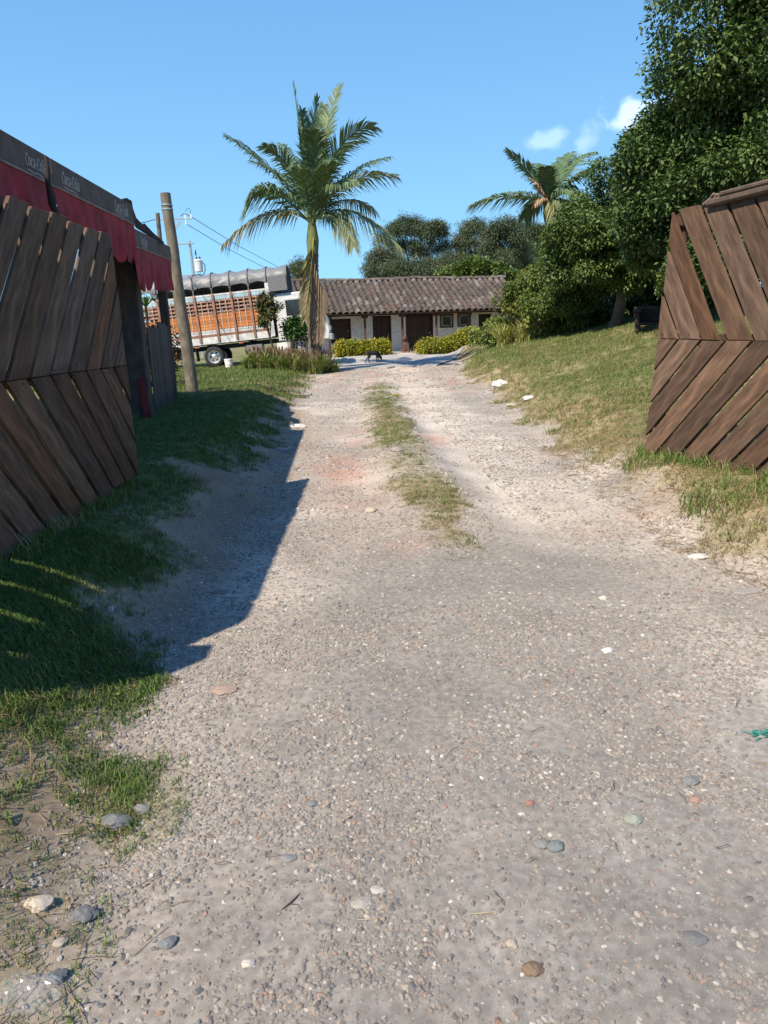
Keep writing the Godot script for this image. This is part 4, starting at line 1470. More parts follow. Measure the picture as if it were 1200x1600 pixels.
	for i in nx + 1:
		var row := []
		for j in ny + 1:
			row.push_back(pt.call(i, j))
		grid.push_back(row)
	var nrm := func(i: int, j: int) -> Vector3:
		return ((grid[i][mini(j + 1, ny)] - grid[i][maxi(j - 1, 0)]) as Vector3).cross(grid[mini(i + 1, nx)][j] - grid[maxi(i - 1, 0)][j]).normalized() * -1.0
	for i in nx:
		for j in ny:
			var h := 0.17 if j < 20 else 0.17
			gt.col = Color(0.2, 0.21, 0.225)
			gt.quadn(grid[i][j], grid[i][j + 1], grid[i + 1][j + 1], grid[i + 1][j], nrm.call(i, j), nrm.call(i, j + 1), nrm.call(i + 1, j + 1), nrm.call(i + 1, j))
	var tarp := part("tarpaulin", gt.mesh(), M.tarp, t)
	# straps over the bows
	for i in 8:
		var x := x0 + 0.04 + (L - 0.08) * i / 7.0
		var g := Geo.new()
		g.col = Color(0.2, 0.2, 0.21)
		var q := []
		var rr := []
		for j in ny + 1:
			var a := lerpf(-0.1, PI + 0.1, j / float(ny))
			q.push_back(Vector3(x, 3.37 + 0.555 * maxf(sin(a), -0.3), -W * 0.5 + (W * 0.5 + 0.075) * signf(cos(a)) * pow(absf(cos(a)), 0.55)))
			rr.push_back(0.028)
		g.tube(q, rr, 5)
		part("strap", g.mesh(), M.tarp, tarp)
	# front flap of the tarpaulin above the cab
	add.call("tarpaulin_flap", Vector3(0.8, 0.62, 0.03), Vector3(x1 + 0.42, 3.14, 0.06), Color(0.2, 0.205, 0.22), M.tarp, 0.01)
	# chassis
	for z in [-0.7, -1.6]:
		add.call("chassis_beam", Vector3(7.6, 0.2, 0.09), Vector3(0.85, 0.8, z), Color(0.03, 0.03, 0.03), M.paint)
	for x in [-1.9, -0.2, 1.6]:
		add.call("crossmember", Vector3(0.1, 0.14, W - 0.3), Vector3(x, 0.86, -W * 0.5), Color(0.035, 0.035, 0.035), M.paint)
	for x in [-0.65, 1.25]:
		add.call("marker_lamp", Vector3(0.2, 0.085, 0.03), Vector3(x, 0.895, -0.02), Color(0.6, 0.22, 0.12), M.paint)
	add.call("fuel_tank", Vector3(0.8, 0.42, 0.5), Vector3(1.75, 0.56, -0.35), Color(0.32, 0.3, 0.3), M.paint, 0.06)
	add.call("mudguard", Vector3(0.03, 0.5, 0.5), Vector3(-0.75, 0.55, -0.32), Color(0.04, 0.04, 0.04), M.rubber)
	add.call("toolbox", Vector3(0.6, 0.35, 0.4), Vector3(-1.6, 0.6, -0.4), Color(0.05, 0.05, 0.05), M.paint, 0.02)
	# wheels
	for w in [[0.0, -0.14], [0.0, -W + 0.14], [3.75, -0.12], [3.75, -W + 0.12]]:
		var out := 1.0 if w[1] > -1.0 else -1.0
		var hub := Node3D.new()
		hub.name = "wheel"
		t.add_child(hub, true)
		hub.position = Vector3(w[0], 0.43, w[1])
		var bx := Transform3D(Basis.from_euler(Vector3(PI / 2 * out, 0, 0)), Vector3.ZERO)
		var g := Geo.new()
		g.lathe(bx, [[0.25, -0.12], [0.36, -0.125], [0.415, -0.1], [0.43, -0.06], [0.43, 0.06], [0.415, 0.1], [0.36, 0.125], [0.27, 0.115], [0.25, 0.08]], 28)
		part("tyre", g.mesh(), M.rubber, hub)
		var r := Geo.new()
		r.lathe(bx, [[0.265, 0.11], [0.27, 0.12], [0.255, 0.115], [0.235, 0.03], [0.2, -0.02], [0.12, 0.0], [0.11, 0.06], [0.1, 0.1], [0.05, 0.12], [0.0, 0.12]], 24)
		part("rim", r.mesh(), M.chrome, hub)
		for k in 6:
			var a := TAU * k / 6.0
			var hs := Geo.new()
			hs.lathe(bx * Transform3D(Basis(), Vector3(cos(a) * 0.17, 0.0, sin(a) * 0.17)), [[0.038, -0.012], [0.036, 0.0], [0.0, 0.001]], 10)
			part("dark_hole_disc", hs.mesh(), M.dark, hub)  # flat near-black disc painted in for the shade of a rim opening
	# cab: sloping windscreen, front to the right
	var cab := Geo.new()
	cab.col = Color(0.72, 0.74, 0.76)
	var prof := PackedVector2Array([Vector2(2.85, 0.75), Vector2(5.05, 0.62), Vector2(5.12, 1.0), Vector2(5.05, 1.55), Vector2(4.92, 1.78), Vector2(4.42, 2.62), Vector2(4.2, 2.72), Vector2(3.0, 2.72), Vector2(2.86, 2.6)])
	cab.slab(tf(Vector3(0, 0, -W * 0.5 + 0.05)), prof, W - 0.25, 0.05)
	var cb := part("cab", cab.mesh(), M.white_paint, t)
	var door := Geo.new()
	door.slab(tf(Vector3(0, 0, -0.055)), PackedVector2Array([Vector2(3.25, 0.95), Vector2(4.5, 0.95), Vector2(4.5, 1.75), Vector2(4.15, 2.5), Vector2(3.25, 2.5)]), 0.04, 0.008)
	var dr := part("door", door.mesh(), M.white_paint, t)
	var win := Geo.new()
	win.col = Color(0.03, 0.035, 0.04)
	win.slab(tf(Vector3(0, 0, -0.03)), PackedVector2Array([Vector2(3.35, 1.78), Vector2(4.38, 1.78), Vector2(4.06, 2.42), Vector2(3.35, 2.42)]), 0.02, 0.004)
	part("window", win.mesh(), M.dark_glass, dr)
	part("handle", B(Vector3(0.16, 0.035, 0.03), 0.006), M.dark, dr, tf(Vector3(3.42, 1.6, -0.02)))
	var ws := along(Vector3(4.93, 1.8, -W * 0.5 + 0.05), Vector3(4.43, 2.6, -W * 0.5 + 0.05))
	part("windscreen", B(Vector3(0.9, 0.02, W - 0.45), 0.004), M.dark_glass, t, ws * tf(Vector3(0, 0.015 if ws.basis.y.x > 0 else -0.015, 0)))
	add.call("bumper", Vector3(0.16, 0.26, W - 0.1), Vector3(5.13, 0.72, -W * 0.5), Color(0.5, 0.52, 0.54), M.paint, 0.03)
	add.call("grille", Vector3(0.03, 0.3, W - 0.9), Vector3(5.125, 1.12, -W * 0.5), Color(0.05, 0.05, 0.055), M.paint)
	for z in [-0.28, -W + 0.28]:
		add.call("headlight", Vector3(0.04, 0.2, 0.3), Vector3(5.13, 1.1, z), Color(0.7, 0.72, 0.74), M.paint, 0.015)
	var gm := Geo.new()
	gm.tube([Vector3(4.75, 2.0, -0.05), Vector3(4.95, 2.1, 0.12), Vector3(4.97, 1.72, 0.14)], [0.014, 0.014, 0.014], 6)
	part("mirror_arm", gm.mesh(), M.dark, t)
	add.call("mirror", Vector3(0.06, 0.36, 0.2), Vector3(4.97, 1.75, 0.14), Color(0.05, 0.05, 0.055), M.paint, 0.02)
	add.call("step", Vector3(0.5, 0.06, 0.25), Vector3(3.9, 0.5, -0.12), Color(0.05, 0.05, 0.05), M.paint)
	# bucket beside the wheel
	var bk := P(358, 574, 31.2)
	bk.y = hgt(bk.x, bk.z)
	var tb := thing("bucket", "white plastic bucket standing beside the truck's rear wheel", "bucket", bk)
	var g := Geo.new()
	g.lathe(Transform3D(), [[0.0, 0.0], [0.14, 0.0], [0.175, 0.34], [0.185, 0.34], [0.185, 0.375], [0.17, 0.375], [0.135, 0.02], [0.0, 0.02]], 20)
	part("pail", g.mesh(), M.white_plastic, tb)
	var gh := Geo.new()
	gh.tube([Vector3(-0.18, 0.33, 0), Vector3(-0.14, 0.2, 0.13), Vector3(0, 0.14, 0.18), Vector3(0.14, 0.2, 0.13), Vector3(0.18, 0.33, 0)], [0.005, 0.005, 0.005, 0.005, 0.005], 5)
	part("handle", gh.mesh(), M.metal, tb)

# ---------------------------------------------------------------- house
func make_house() -> void:
	var base := 0.40
	var t := thing("farmhouse", "low whitewashed farmhouse with mossy clay tile roof and veranda", "house", Vector3(1.2, base, -40.5), 0.21)
	var x0 := -6.2
	var x1 := 7.4
	var wz := -1.5
	var eave := 2.12
	# openings in the front wall: [from, to, sill, head]
	var ops := [[-3.6, -2.44, 0.62, 1.92], [-1.21, -0.15, 0.0, 2.02], [0.69, 2.29, 0.0, 2.05], [5.0, 5.75, 0.95, 1.95]]
	var wall := Geo.new()
	var top := 2.75
	var x := x0 + 0.2
	for o in ops + [[x1 - 0.2, x1 - 0.2, 0.0, 0.0]]:
		wall.box(tf(Vector3((x + o[0]) * 0.5, top * 0.5, wz)), Vector3(o[0] - x, top, 0.3), 0.004)
		if o[1] > o[0]:
			wall.box(tf(Vector3((o[0] + o[1]) * 0.5, (o[3] + top) * 0.5, wz)), Vector3(o[1] - o[0], top - o[3], 0.3), 0.004)
			if o[2] > 0.0:
				wall.box(tf(Vector3((o[0] + o[1]) * 0.5, o[2] * 0.5, wz)), Vector3(o[1] - o[0], o[2], 0.3), 0.004)
		x = o[1]
	for sx in [x0 + 0.2, x1 - 0.2]:
		# gable ends
		wall.slab(Transform3D(Basis(Vector3.UP, PI / 2), Vector3(sx, 0, -1.35)), PackedVector2Array([Vector2(0.0, 0), Vector2(5.6, 0), Vector2(5.6, 2.2), Vector2(2.75, 4.05), Vector2(0.0, 2.65)]), 0.28, 0.004)
	wall.box(tf(Vector3((x0 + x1) * 0.5, 1.1, -6.9)), Vector3(x1 - x0 - 0.4, 2.2, 0.28), 0.004)
	part("wall", wall.mesh(), M.plaster, t)
	part("veranda_floor", B(Vector3(x1 - x0 - 0.2, 0.12, 1.9), 0.01), M.concrete, t, tf(Vector3((x0 + x1) * 0.5, 0.0, wz + 1.05)))
	var dkw := Color(0.11, 0.07, 0.052)
	var door_no := 0
	for o in ops:
		var w: float = o[1] - o[0]
		var h: float = o[3] - o[2]
		var cx: float = (o[0] + o[1]) * 0.5
		var called := "door" if o[2] == 0.0 else "window_shutter"
		var leaf := part(called, B(Vector3(w - 0.12, h - 0.08, 0.04), 0.004, dkw), M.old_wood, t, tf(Vector3(cx, o[2] + h * 0.5 - 0.02, wz - 0.02)))
		var np := int(w / 0.18)
		for i in np:
			part("plank", B(Vector3(h - 0.1, (w - 0.14) / np - 0.012, 0.02), 0.004, dkw * R(0.8, 1.3)), M.old_wood, leaf, tf(Vector3(-w * 0.5 + 0.07 + (i + 0.5) * (w - 0.14) / np, 0, 0.028), 0, 0, PI / 2))
		part("handle", B(Vector3(0.03, 0.12, 0.03), 0.006), M.metal, leaf, tf(Vector3(w * 0.5 - 0.16, 0.0, 0.05)))
		for s in [-1, 1]:
			part("jamb", B(Vector3(h, 0.07, 0.1), 0.006, Color(0.10, 0.055, 0.04)), M.old_wood, t, tf(Vector3(cx + s * (w * 0.5 - 0.034), o[2] + h * 0.5, wz + 0.09), 0, 0, PI / 2))
	# two framed panes on the wall
	for f in [[3.08, 2.05 - 0.42], [4.12, 2.08 - 0.42]]:
		var fr := Geo.new()
		fr.col = Color(0.16, 0.075, 0.05)
		var ww := 0.78
		var hh := 0.74
		for s in [-1, 1]:
			fr.box(tf(Vector3(s * (ww * 0.5 - 0.03), 0, 0)), Vector3(0.07, hh, 0.06), 0.006)
			fr.box(tf(Vector3(0, s * (hh * 0.5 - 0.03), 0.002)), Vector3(ww - 0.1, 0.07, 0.06), 0.006)
		var wn := part("framed_window", fr.mesh(), M.old_wood, t, tf(Vector3(f[0], f[1], wz + 0.18)))
		var mt := Geo.new()
		mt.col = Color(0.55, 0.5, 0.45)
		for s in [-1, 1]:
			mt.box(tf(Vector3(s * 0.275, 0, 0)), Vector3(0.08, 0.58, 0.03), 0.004)
			mt.box(tf(Vector3(0, s * 0.26, 0.001)), Vector3(0.46, 0.07, 0.03), 0.004)
		part("inner_border", mt.mesh(), M.paint, wn)
		part("pane", B(Vector3(0.5, 0.46, 0.012), 0.002), M.dark_glass, wn)
	# veranda posts and beam
	for px in [-5.9, -3.85, -1.88, 0.2, 2.13, 4.0, 5.95, 7.1]:
		part("post", B(Vector3(eave - 0.1, 0.11, 0.11), 0.01, Color(0.17, 0.085, 0.06)), M.old_wood, t, tf(Vector3(px, (eave - 0.1) * 0.5 + 0.02, -0.18), 0, 0, PI / 2))
		part("corbel", B(Vector3(0.36, 0.12, 0.1), 0.01, Color(0.14, 0.075, 0.055)), M.old_wood, t, tf(Vector3(px, eave - 0.16, -0.18)))
	part("eave_beam", B(Vector3(x1 - x0 - 0.1, 0.12, 0.12), 0.01, Color(0.15, 0.08, 0.06)), M.old_wood, t, tf(Vector3((x0 + x1) * 0.5, eave - 0.05, -0.18)))
	# roof: boards below, one half-round tile after another above
	var rise := 1.92
	var run := 4.05
	var slope := atan2(rise, run)
	var len_ := sqrt(rise * rise + run * run)
	var rf := Node3D.new()
	rf.name = "roof"
	t.add_child(rf)
	rf.position = Vector3(0, eave - 0.02, 0.22)
	rf.rotation.x = slope
	part("roof_deck", B(Vector3(x1 - x0, 0.06, len_), 0.004, Color(0.22, 0.15, 0.11)), M.old_wood, rf, tf(Vector3((x0 + x1) * 0.5, 0.0, -len_ * 0.5)))
	part("rear_deck", B(Vector3(x1 - x0, 0.09, len_ * 0.95), 0.004, Color(0.14, 0.09, 0.07)), M.old_wood, t, tf(Vector3((x0 + x1) * 0.5, eave + rise - 0.02 - rise * 0.47, 0.22 - run - run * 0.47), -slope))
	var tile := Geo.new()
	var segs := 6
	var tl := len_ / 10.0 + 0.09
	for i in segs:
		var a0 := PI * i / segs
		var a1 := PI * (i + 1) / segs
		var p := func(a: float, z: float, r: float) -> Vector3: return Vector3(cos(a) * r, sin(a) * r * 0.92, z)
		var lowr := 0.152
		var upr := 0.122
		var n0: Vector3 = p.call(a0, 0, 1)
		var n1: Vector3 = p.call(a1, 0, 1)
		tile.quadn(p.call(a0, 0, lowr), p.call(a1, 0, lowr), p.call(a1, -tl, upr), p.call(a0, -tl, upr), n0, n1, n1, n0)
		tile.quad(p.call(a0, 0, lowr - 0.022), p.call(a1, 0, lowr - 0.022), p.call(a1, 0, lowr), p.call(a0, 0, lowr))
		tile.quadn(p.call(a1, 0, lowr - 0.022), p.call(a0, 0, lowr - 0.022), p.call(a0, -tl, upr - 0.022), p.call(a1, -tl, upr - 0.022), -n1, -n0, -n0, -n1)
	var tm := tile.mesh()
	var chan := Geo.new()   # gutters between the tile rows: tiles laid hollow side up
	var pitch := 0.34
	var cols := int((x1 - x0) / pitch)
	var far := Geo.new()
	for cI in cols:
		var cx := x0 + 0.2 + cI * (x1 - x0 - 0.36) / (cols - 1)
		var wob := R(-0.02, 0.02)
		var bias := n_mid.get_noise_1d(cI * 23.0)
		for r in 10:
			var tt := rng.randf() + bias * 0.25 + 0.15 * sin(r * 0.8)
			var mt: Material = M.tile2
			if tt < 0.28: mt = M.tile0
			elif tt < 0.5: mt = M.tile1
			elif tt < 0.66: mt = M.tile2
			elif tt < 0.88: mt = M.tile3
			elif tt < 0.97: mt = M.tile4
			else: mt = M.tile5
			var xx := Transform3D(Basis.from_euler(Vector3(0.035 + R(-0.015, 0.015), R(-0.04, 0.04), R(-0.05, 0.05))), Vector3(cx + wob * sin(r * 0.6) + R(-0.012, 0.012), 0.05 + R(-0.01, 0.015) + 0.03 * sin(cx * 0.9) * (r / 9.0), 0.08 - r * len_ / 10.0 + R(-0.03, 0.03)))
			if cI >= cols - 30:
				part("roof_tile", tm, mt, rf, xx)
			else:
				var ar := tm.surface_get_arrays(0)
				for k in ar[Mesh.ARRAY_VERTEX].size():
					far.v.push_back(xx * ar[Mesh.ARRAY_VERTEX][k])
					far.n.push_back((xx.basis * ar[Mesh.ARRAY_NORMAL][k]).normalized())
					far.c.push_back(Color(1, 1, 1))
	if far.v.size():
		part("roof_tile_rest", far.mesh(), M.tile0, rf).set_meta("kind", "stuff")
	# ridge tiles
	var rid := Geo.new()
	for i in segs:
		var a0 := PI * i / segs
		var a1 := PI * (i + 1) / segs
		rid.quad(Vector3(0, sin(a0) * 0.14, cos(a0) * 0.17), Vector3(0.5, sin(a0) * 0.12, cos(a0) * 0.15), Vector3(0.5, sin(a1) * 0.12, cos(a1) * 0.15), Vector3(0, sin(a1) * 0.14, cos(a1) * 0.17))
		rid.quad(Vector3(0, sin(a0) * 0.12, cos(a0) * 0.15), Vector3(0, sin(a0) * 0.14, cos(a0) * 0.17), Vector3(0, sin(a1) * 0.14, cos(a1) * 0.17), Vector3(0, sin(a1) * 0.12, cos(a1) * 0.15))
	var rm := rid.mesh()
	for i in 30:
		var rx := x0 + 0.05 + i * 0.455
		part("ridge_tile", rm, [M.tile1, M.tile4, M.tile3, M.tile5][rng.randi() % 4], rf, Transform3D(Basis.from_euler(Vector3(-slope, R(-0.04, 0.04), R(-0.03, 0.06))), Vector3(rx, 0.10 + R(-0.01, 0.02) + 0.03 * sin(rx * 0.9), -len_ + 0.05)))

# ---------------------------------------------------------------- plants
# a twig with leaves: each leaf folded along its midrib
func leaf_mesh(leaves: int, long: float, wide: float, spread: float, seed_: int, droop := 0.2) -> ArrayMesh:
	var r := RandomNumberGenerator.new()
	r.seed = seed_
	var g := Geo.new()
	for i in leaves:
		var dir := Vector3(r.randf_range(-1, 1), r.randf_range(-0.5, 1.0), r.randf_range(-1, 1)).normalized()
		var at := dir * spread * r.randf_range(0.25, 1.0)
		var out := (dir + Vector3(r.randf_range(-0.7, 0.7), r.randf_range(-0.6, 0.4) - droop, r.randf_range(-0.7, 0.7))).normalized()
		var up := Vector3(r.randf_range(-0.5, 0.5), 1.0, r.randf_range(-0.5, 0.5))
		var side := out.cross(up).normalized() * wide * r.randf_range(0.8, 1.15)
		var nn := side.cross(out).normalized()
		var l := long * r.randf_range(0.7, 1.2)
		var m := at + out * l * 0.5 - nn * wide * 0.25
		var tip := at + out * l - Vector3(0, l * 0.12, 0)
		var t := r.randf_range(0.7, 1.3)
		g.col = Color(t, t, t * r.randf_range(0.8, 1.1))
		g.tri(at, at + out * l * 0.45 + side, m); g.tri(at, m, at + out * l * 0.45 - side)
		g.tri(m, at + out * l * 0.45 + side, tip); g.tri(m, tip, at + out * l * 0.45 - side)
	return g.mesh()

func ball() -> Vector3:
	while true:
		var p := Vector3(R(-1, 1), R(-1, 1), R(-1, 1))
		if p.length_squared() <= 1.0 and p.length_squared() > 0.0001:
			return p
	return Vector3.UP

# leaf clusters through blobs [centre, radii, number]
func foliage(blobs: Array, tones: Array, size: float, shell := 0.55) -> Scat:
	var s := Scat.new()
	for b in blobs:
		var tone: Color = tones[rng.randi() % tones.size()]
		for i in int(b[2]):
			var p := ball()
			p = p.normalized() * (1.0 - (1.0 - shell) * pow(rng.randf(), 1.6))
			p *= 1.0 + 0.16 * n_mid.get_noise_3d(p.x * 55.0 + b[0].x * 9.0, p.y * 55.0, p.z * 55.0 + b[0].z * 9.0) * 2.0
			var k := size * R(0.7, 1.25)
			var bs := Basis.from_euler(Vector3(R(-0.6, 0.6), R(0, TAU), R(-0.6, 0.6))).scaled_local(Vector3(k, k, k))
			var c: Color = tone.lerp(tones[rng.randi() % tones.size()], 0.4) * R(0.75, 1.25)
			s.put(Transform3D(bs, b[0] + p * b[1]), c)
	return s

# many smaller blobs over the surface of a big one, so that the crown has lumps and gaps
func lumps(c: Vector3, r: Vector3, n: int, small: float, per: int, low := -0.75) -> Array:
	var out := []
	for i in n:
		var p := ball().normalized()
		if p.y < low:
			p.y = -p.y * 0.5
		p *= R(0.62, 0.98)
		var q := small * R(0.65, 1.3)
		out.push_back([c + p * r, Vector3(q, q * R(0.6, 0.9), q), per * R(0.6, 1.25) * (q / small) * (q / small)])
	return out

func tree(called: String, label: String, category: String, group: String, foot: Vector3, trunk_r: float, blobs: Array, mesh: Mesh, m: Material, tones: Array, size: float, bark: Color, limbs := 7, lean := Vector3.ZERO, shell := 0.55) -> Node3D:
	var t := thing(called, label, category, Vector3.ZERO, 0.0, group)
	var mid := Vector3.ZERO
	var top := -1e9
	for b in blobs:
		mid += b[0] / blobs.size()
		top = maxf(top, b[0].y)
	var g := Geo.new()
	g.col = bark
	var fork := foot.lerp(Vector3(mid.x, foot.y + (mid.y - foot.y) * 0.62, mid.z), 1.0) + lean
	var pts := []
	var rr := []
	for i in 7:
		var f := i / 6.0
		pts.push_back(foot.lerp(fork, f) + Vector3(n_mid.get_noise_1d(i * 14.0 + foot.x * 30.0), 0, n_mid.get_noise_1d(i * 14.0 + foot.z * 30.0 + 200.0)) * trunk_r * 0.9 * f - Vector3(0, 0.1 * (1 - f), 0))
		rr.push_back(trunk_r * lerpf(1.0, 0.68, f) * (1.35 if i == 0 else 1.0))
	g.tube(pts, rr, 10)
	part("trunk", g.mesh(), M.trunk, t)
	for i in limbs:
		var b = blobs[(i * 7 + 3) % blobs.size()]
		var s: Vector3 = pts[4 + i % 3]
		var gl := Geo.new()
		gl.col = bark
		var e: Vector3 = b[0]
		var h := s.lerp(e, 0.5) + Vector3(R(-0.2, 0.2), R(0.0, 0.4), R(-0.2, 0.2)) * s.distance_to(e) * 0.3
		gl.tube([s, s.lerp(h, 0.5) + Vector3(0, 0.05, 0), h, e], [trunk_r * 0.5, trunk_r * 0.4, trunk_r * 0.3, trunk_r * 0.1], 7)
		part("limb", gl.mesh(), M.trunk, t)
	copies("crown", mesh, m, foliage(blobs, tones, size, shell), t)
	return t

func shrub(called: String, label: String, category: String, group: String, blobs: Array, mesh: Mesh, m: Material, tones: Array, size: float, stems := 5, shell := 0.3) -> Node3D:
	var t := thing(called, label, category, Vector3.ZERO, 0.0, group)
	for i in stems:
		var b = blobs[(i * 5 + 1) % blobs.size()]
		var f := Vector3(b[0].x + R(-0.2, 0.2), hgt(b[0].x, b[0].z) - 0.03, b[0].z + R(-0.2, 0.2))
		var g := Geo.new()
		g.col = Color(0.16, 0.12, 0.085)
		g.tube([f, f.lerp(b[0], 0.5) + Vector3(R(-0.08, 0.08), 0, R(-0.08, 0.08)), b[0]], [0.03, 0.022, 0.01], 6)
		part("stem", g.mesh(), M.trunk, t)
	copies("foliage", mesh, m, foliage(blobs, tones, size, shell), t)
	return t

# one palm frond: midrib a - c - b (quadratic curve), leaflets both sides
func frond(a: Vector3, c: Vector3, b: Vector3, wide: float, col: Color, tipcol: Color, roll: float, droop: float, pairs := 64, nleaf := 0.034) -> Geo:
	var g := Geo.new()
	var pts := []
	var rr := []
	var n := 14
	for i in n + 1:
		var f := i / float(n)
		pts.push_back(a.lerp(c, f).lerp(c.lerp(b, f), f))
		rr.push_back(lerpf(0.042, 0.007, f))
	g.col = col * 1.15
	g.tube(pts, rr, 5)
	var length := a.distance_to(c) + c.distance_to(b)
	for i in pairs:
		var f := 0.14 + 0.86 * (i + 0.5) / pairs
		var p := a.lerp(c, f).lerp(c.lerp(b, f), f)
		var tn := ((c - a) * (1.0 - f) + (b - c) * f).normalized()
		var up := Vector3.UP - tn * tn.y
		if up.length() < 0.15:
			up = (Vector3(0, 0, 1) - tn * tn.z)
		up = up.normalized()
		var side := tn.cross(up).normalized()
		var q := Basis(tn, roll)
		side = q * side
		up = q * up
		var w := wide * (0.35 + 0.65 * sin(clampf(f * 1.15, 0.0, 1.0) * PI * 0.62 + 0.35)) * (1.0 - 0.6 * pow(f, 5.0))
		for s in [-1.0, 1.0]:
			if rng.randf() < 0.05:
				continue
			var fwd := lerpf(0.55, 1.5, f) * R(0.85, 1.15)
			var out: Vector3 = (side * s + tn * fwd + up * R(0.15, 0.38)).normalized()
			var l := w * R(0.95, 1.3)
			var wd: Vector3 = Basis(out, R(-0.7, 0.7)) * out.cross(up).normalized() * nleaf * R(0.75, 1.15)
			var m := p + out * l * 0.5
			var e := p + out * l - Vector3(0, droop * l * R(0.7, 1.3), 0)
			m.y -= droop * l * 0.16
			g.col = col.lerp(tipcol, clampf(f * 0.9 + R(-0.25, 0.2), 0, 1)) * R(0.75, 1.25)
			g.quad(p - wd * 0.5, p + wd * 0.5, m + wd * 0.85, m - wd * 0.85)
			g.tri(m - wd * 0.85, m + wd * 0.85, e)
	return g

func make_palms() -> void:
	var d := 28.0
	var foot := P(491, 556, d)
	foot.y = hgt(foot.x, foot.z)
	var t := thing("palm_tree", "tall feather palm with hanging dead frond beside the truck's cab", "palm")
	var head := P(488, 352, d)
	var g := Geo.new()
	var pts := []
	var rr := []
	for i in 90:
		var f := i / 89.0
		pts.push_back(foot.lerp(head, f) - Vector3(0, 0.15 * (1 - f), 0))
		# ring scars
		rr.push_back(pl(f, [0.0, 0.36, 0.1, 0.27, 0.5, 0.22, 0.72, 0.19, 0.82, 0.2, 1.0, 0.13]) + (0.012 if i % 3 == 0 else 0.0) + n_mid.get_noise_1d(i * 31.0) * 0.012)
	g.col = Color(0.30, 0.245, 0.20)
	g.tube(pts, rr, 14)
	part("trunk", g.mesh(), M.trunk, t)
	var gs := Geo.new()
	gs.col = Color(0.17, 0.2, 0.08)
	gs.tube([foot.lerp(head, 0.82), foot.lerp(head, 0.9), head + Vector3(0, 0.35, 0)], [0.2, 0.23, 0.1], 12)
	part("crown_shaft", gs.mesh(), M.frond, t)
	var green := Color(0.10, 0.158, 0.075)
	var mid := Color(0.145, 0.195, 0.095)
	var yel := Color(0.235, 0.245, 0.115)
	var dry := Color(0.4, 0.31, 0.19)
	# [control px, tip px, depth of tip, leaflet length, colours, roll, droop]
	var F := [
		[474, 240, 458, 130, 28.6, 0.42, green, green, 1.2, 0.0], [498, 215, 531, 134, 28.9, 0.75, mid, mid, 0.4, 0.2], [515, 205, 583, 197, 27.4, 0.95, green, mid, -0.5, 0.35],
		[530, 262, 606, 246, 29.0, 0.85, green, green, 0.2, 0.45], [538, 262, 618, 274, 27.2, 0.8, green, yel, -0.3, 0.55], [542, 296, 627, 388, 27.0, 0.85, mid, yel, 0.2, 0.9],
		[435, 262, 352, 212, 28.8, 0.85, mid, mid, 0.3, 0.35], [412, 262, 386, 320, 26.8, 0.95, green, mid, 0.5, 0.7], [430, 298, 350, 382, 27.4, 0.75, mid, dry, 0.2, 0.9],
		[528, 305, 552, 385, 26.6, 0.7, mid, yel, 0.2, 0.9], [498, 220, 486, 205, 26.4, 0.75, green, green, 0.0, 0.3], [512, 250, 545, 225, 30.2, 0.8, green, green, 0.0, 0.4],
		[462, 260, 440, 225, 30.0, 0.8, green, green, 0.0, 0.4], [450, 285, 405, 300, 30.4, 0.8, green, mid, 0.1, 0.7], [530, 285, 585, 330, 30.3, 0.85, green, mid, 0.1, 0.8], [505, 250, 520, 250, 25.8, 0.7, mid, green, 0.0, 0.5],
		[470, 255, 462, 258, 25.6, 0.7, green, green, 0.0, 0.5], [505, 268, 560, 285, 26.0, 0.75, green, mid, 0.3, 0.6], [495, 210, 505, 165, 29.4, 0.6, green, mid, 0.8, 0.1], [476, 225, 497, 152, 27.4, 0.7, green, mid, 0.2, 0.15], [450, 235, 412, 228, 27.2, 0.8, green, mid, 0.2, 0.4], [520, 228, 566, 222, 28.6, 0.85, green, green, 0.1, 0.35], [455, 270, 395, 252, 29.6, 0.8, green, mid, 0.0, 0.45], [480, 215, 472, 172, 28.8, 0.65, mid, green, 0.5, 0.1]]
	for q in F:
		part("frond", frond(head + Vector3(R(-0.08, 0.08), R(-0.1, 0.2), R(-0.08, 0.08)), P(q[0], q[1], (d + q[4]) * 0.5), P(q[2], q[3], q[4]), q[5], q[6], q[7], q[8], q[9]).mesh(), M.frond, t)
	# the old frond hanging down along the trunk, and the dry skirt
	part("dead_frond", frond(P(490, 372, 27.75), P(487, 420, 27.45), P(476, 500, 27.5), 0.5, Color(0.2, 0.2, 0.07), Color(0.3, 0.23, 0.14), 1.5, 0.6, 70).mesh(), M.frond, t)
	for i in 5:
		part("dead_frond", frond(P(489 + i * 3, 400 + i * 12, 27.7), P(486 + i * 4, 450, 27.5 + i * 0.05), P(482 + i * 5, 534, 27.6), 0.3, Color(0.2, 0.15, 0.105), Color(0.24, 0.185, 0.135), 1.4 + i * 0.5, 1.0, 60, 0.03).mesh(), M.frond, t)
	part("spear", frond(head, head + Vector3(-0.05, 1.6, 0), head + Vector3(-0.25, 3.6, -0.1), 0.14, mid, mid, 0.0, 0.0, 30).mesh(), M.frond, t)
	# the second palm, behind the garden shrubs
	var d2 := 31.0
	var f2 := P(858, 520, d2)
	f2.y = hgt(f2.x, f2.z)
	var h2 := P(858, 322, d2)
	var t2 := thing("palm_tree", "smaller feather palm rising out of the garden shrubs", "palm")
	var g2 := Geo.new()
	g2.col = Color(0.3, 0.25, 0.17)
	g2.tube([f2, f2.lerp(h2, 0.5), h2], [0.22, 0.18, 0.15], 12)
	part("trunk", g2.mesh(), M.trunk, t2)
	var gs2 := Geo.new()
	gs2.col = Color(0.3, 0.24, 0.14)
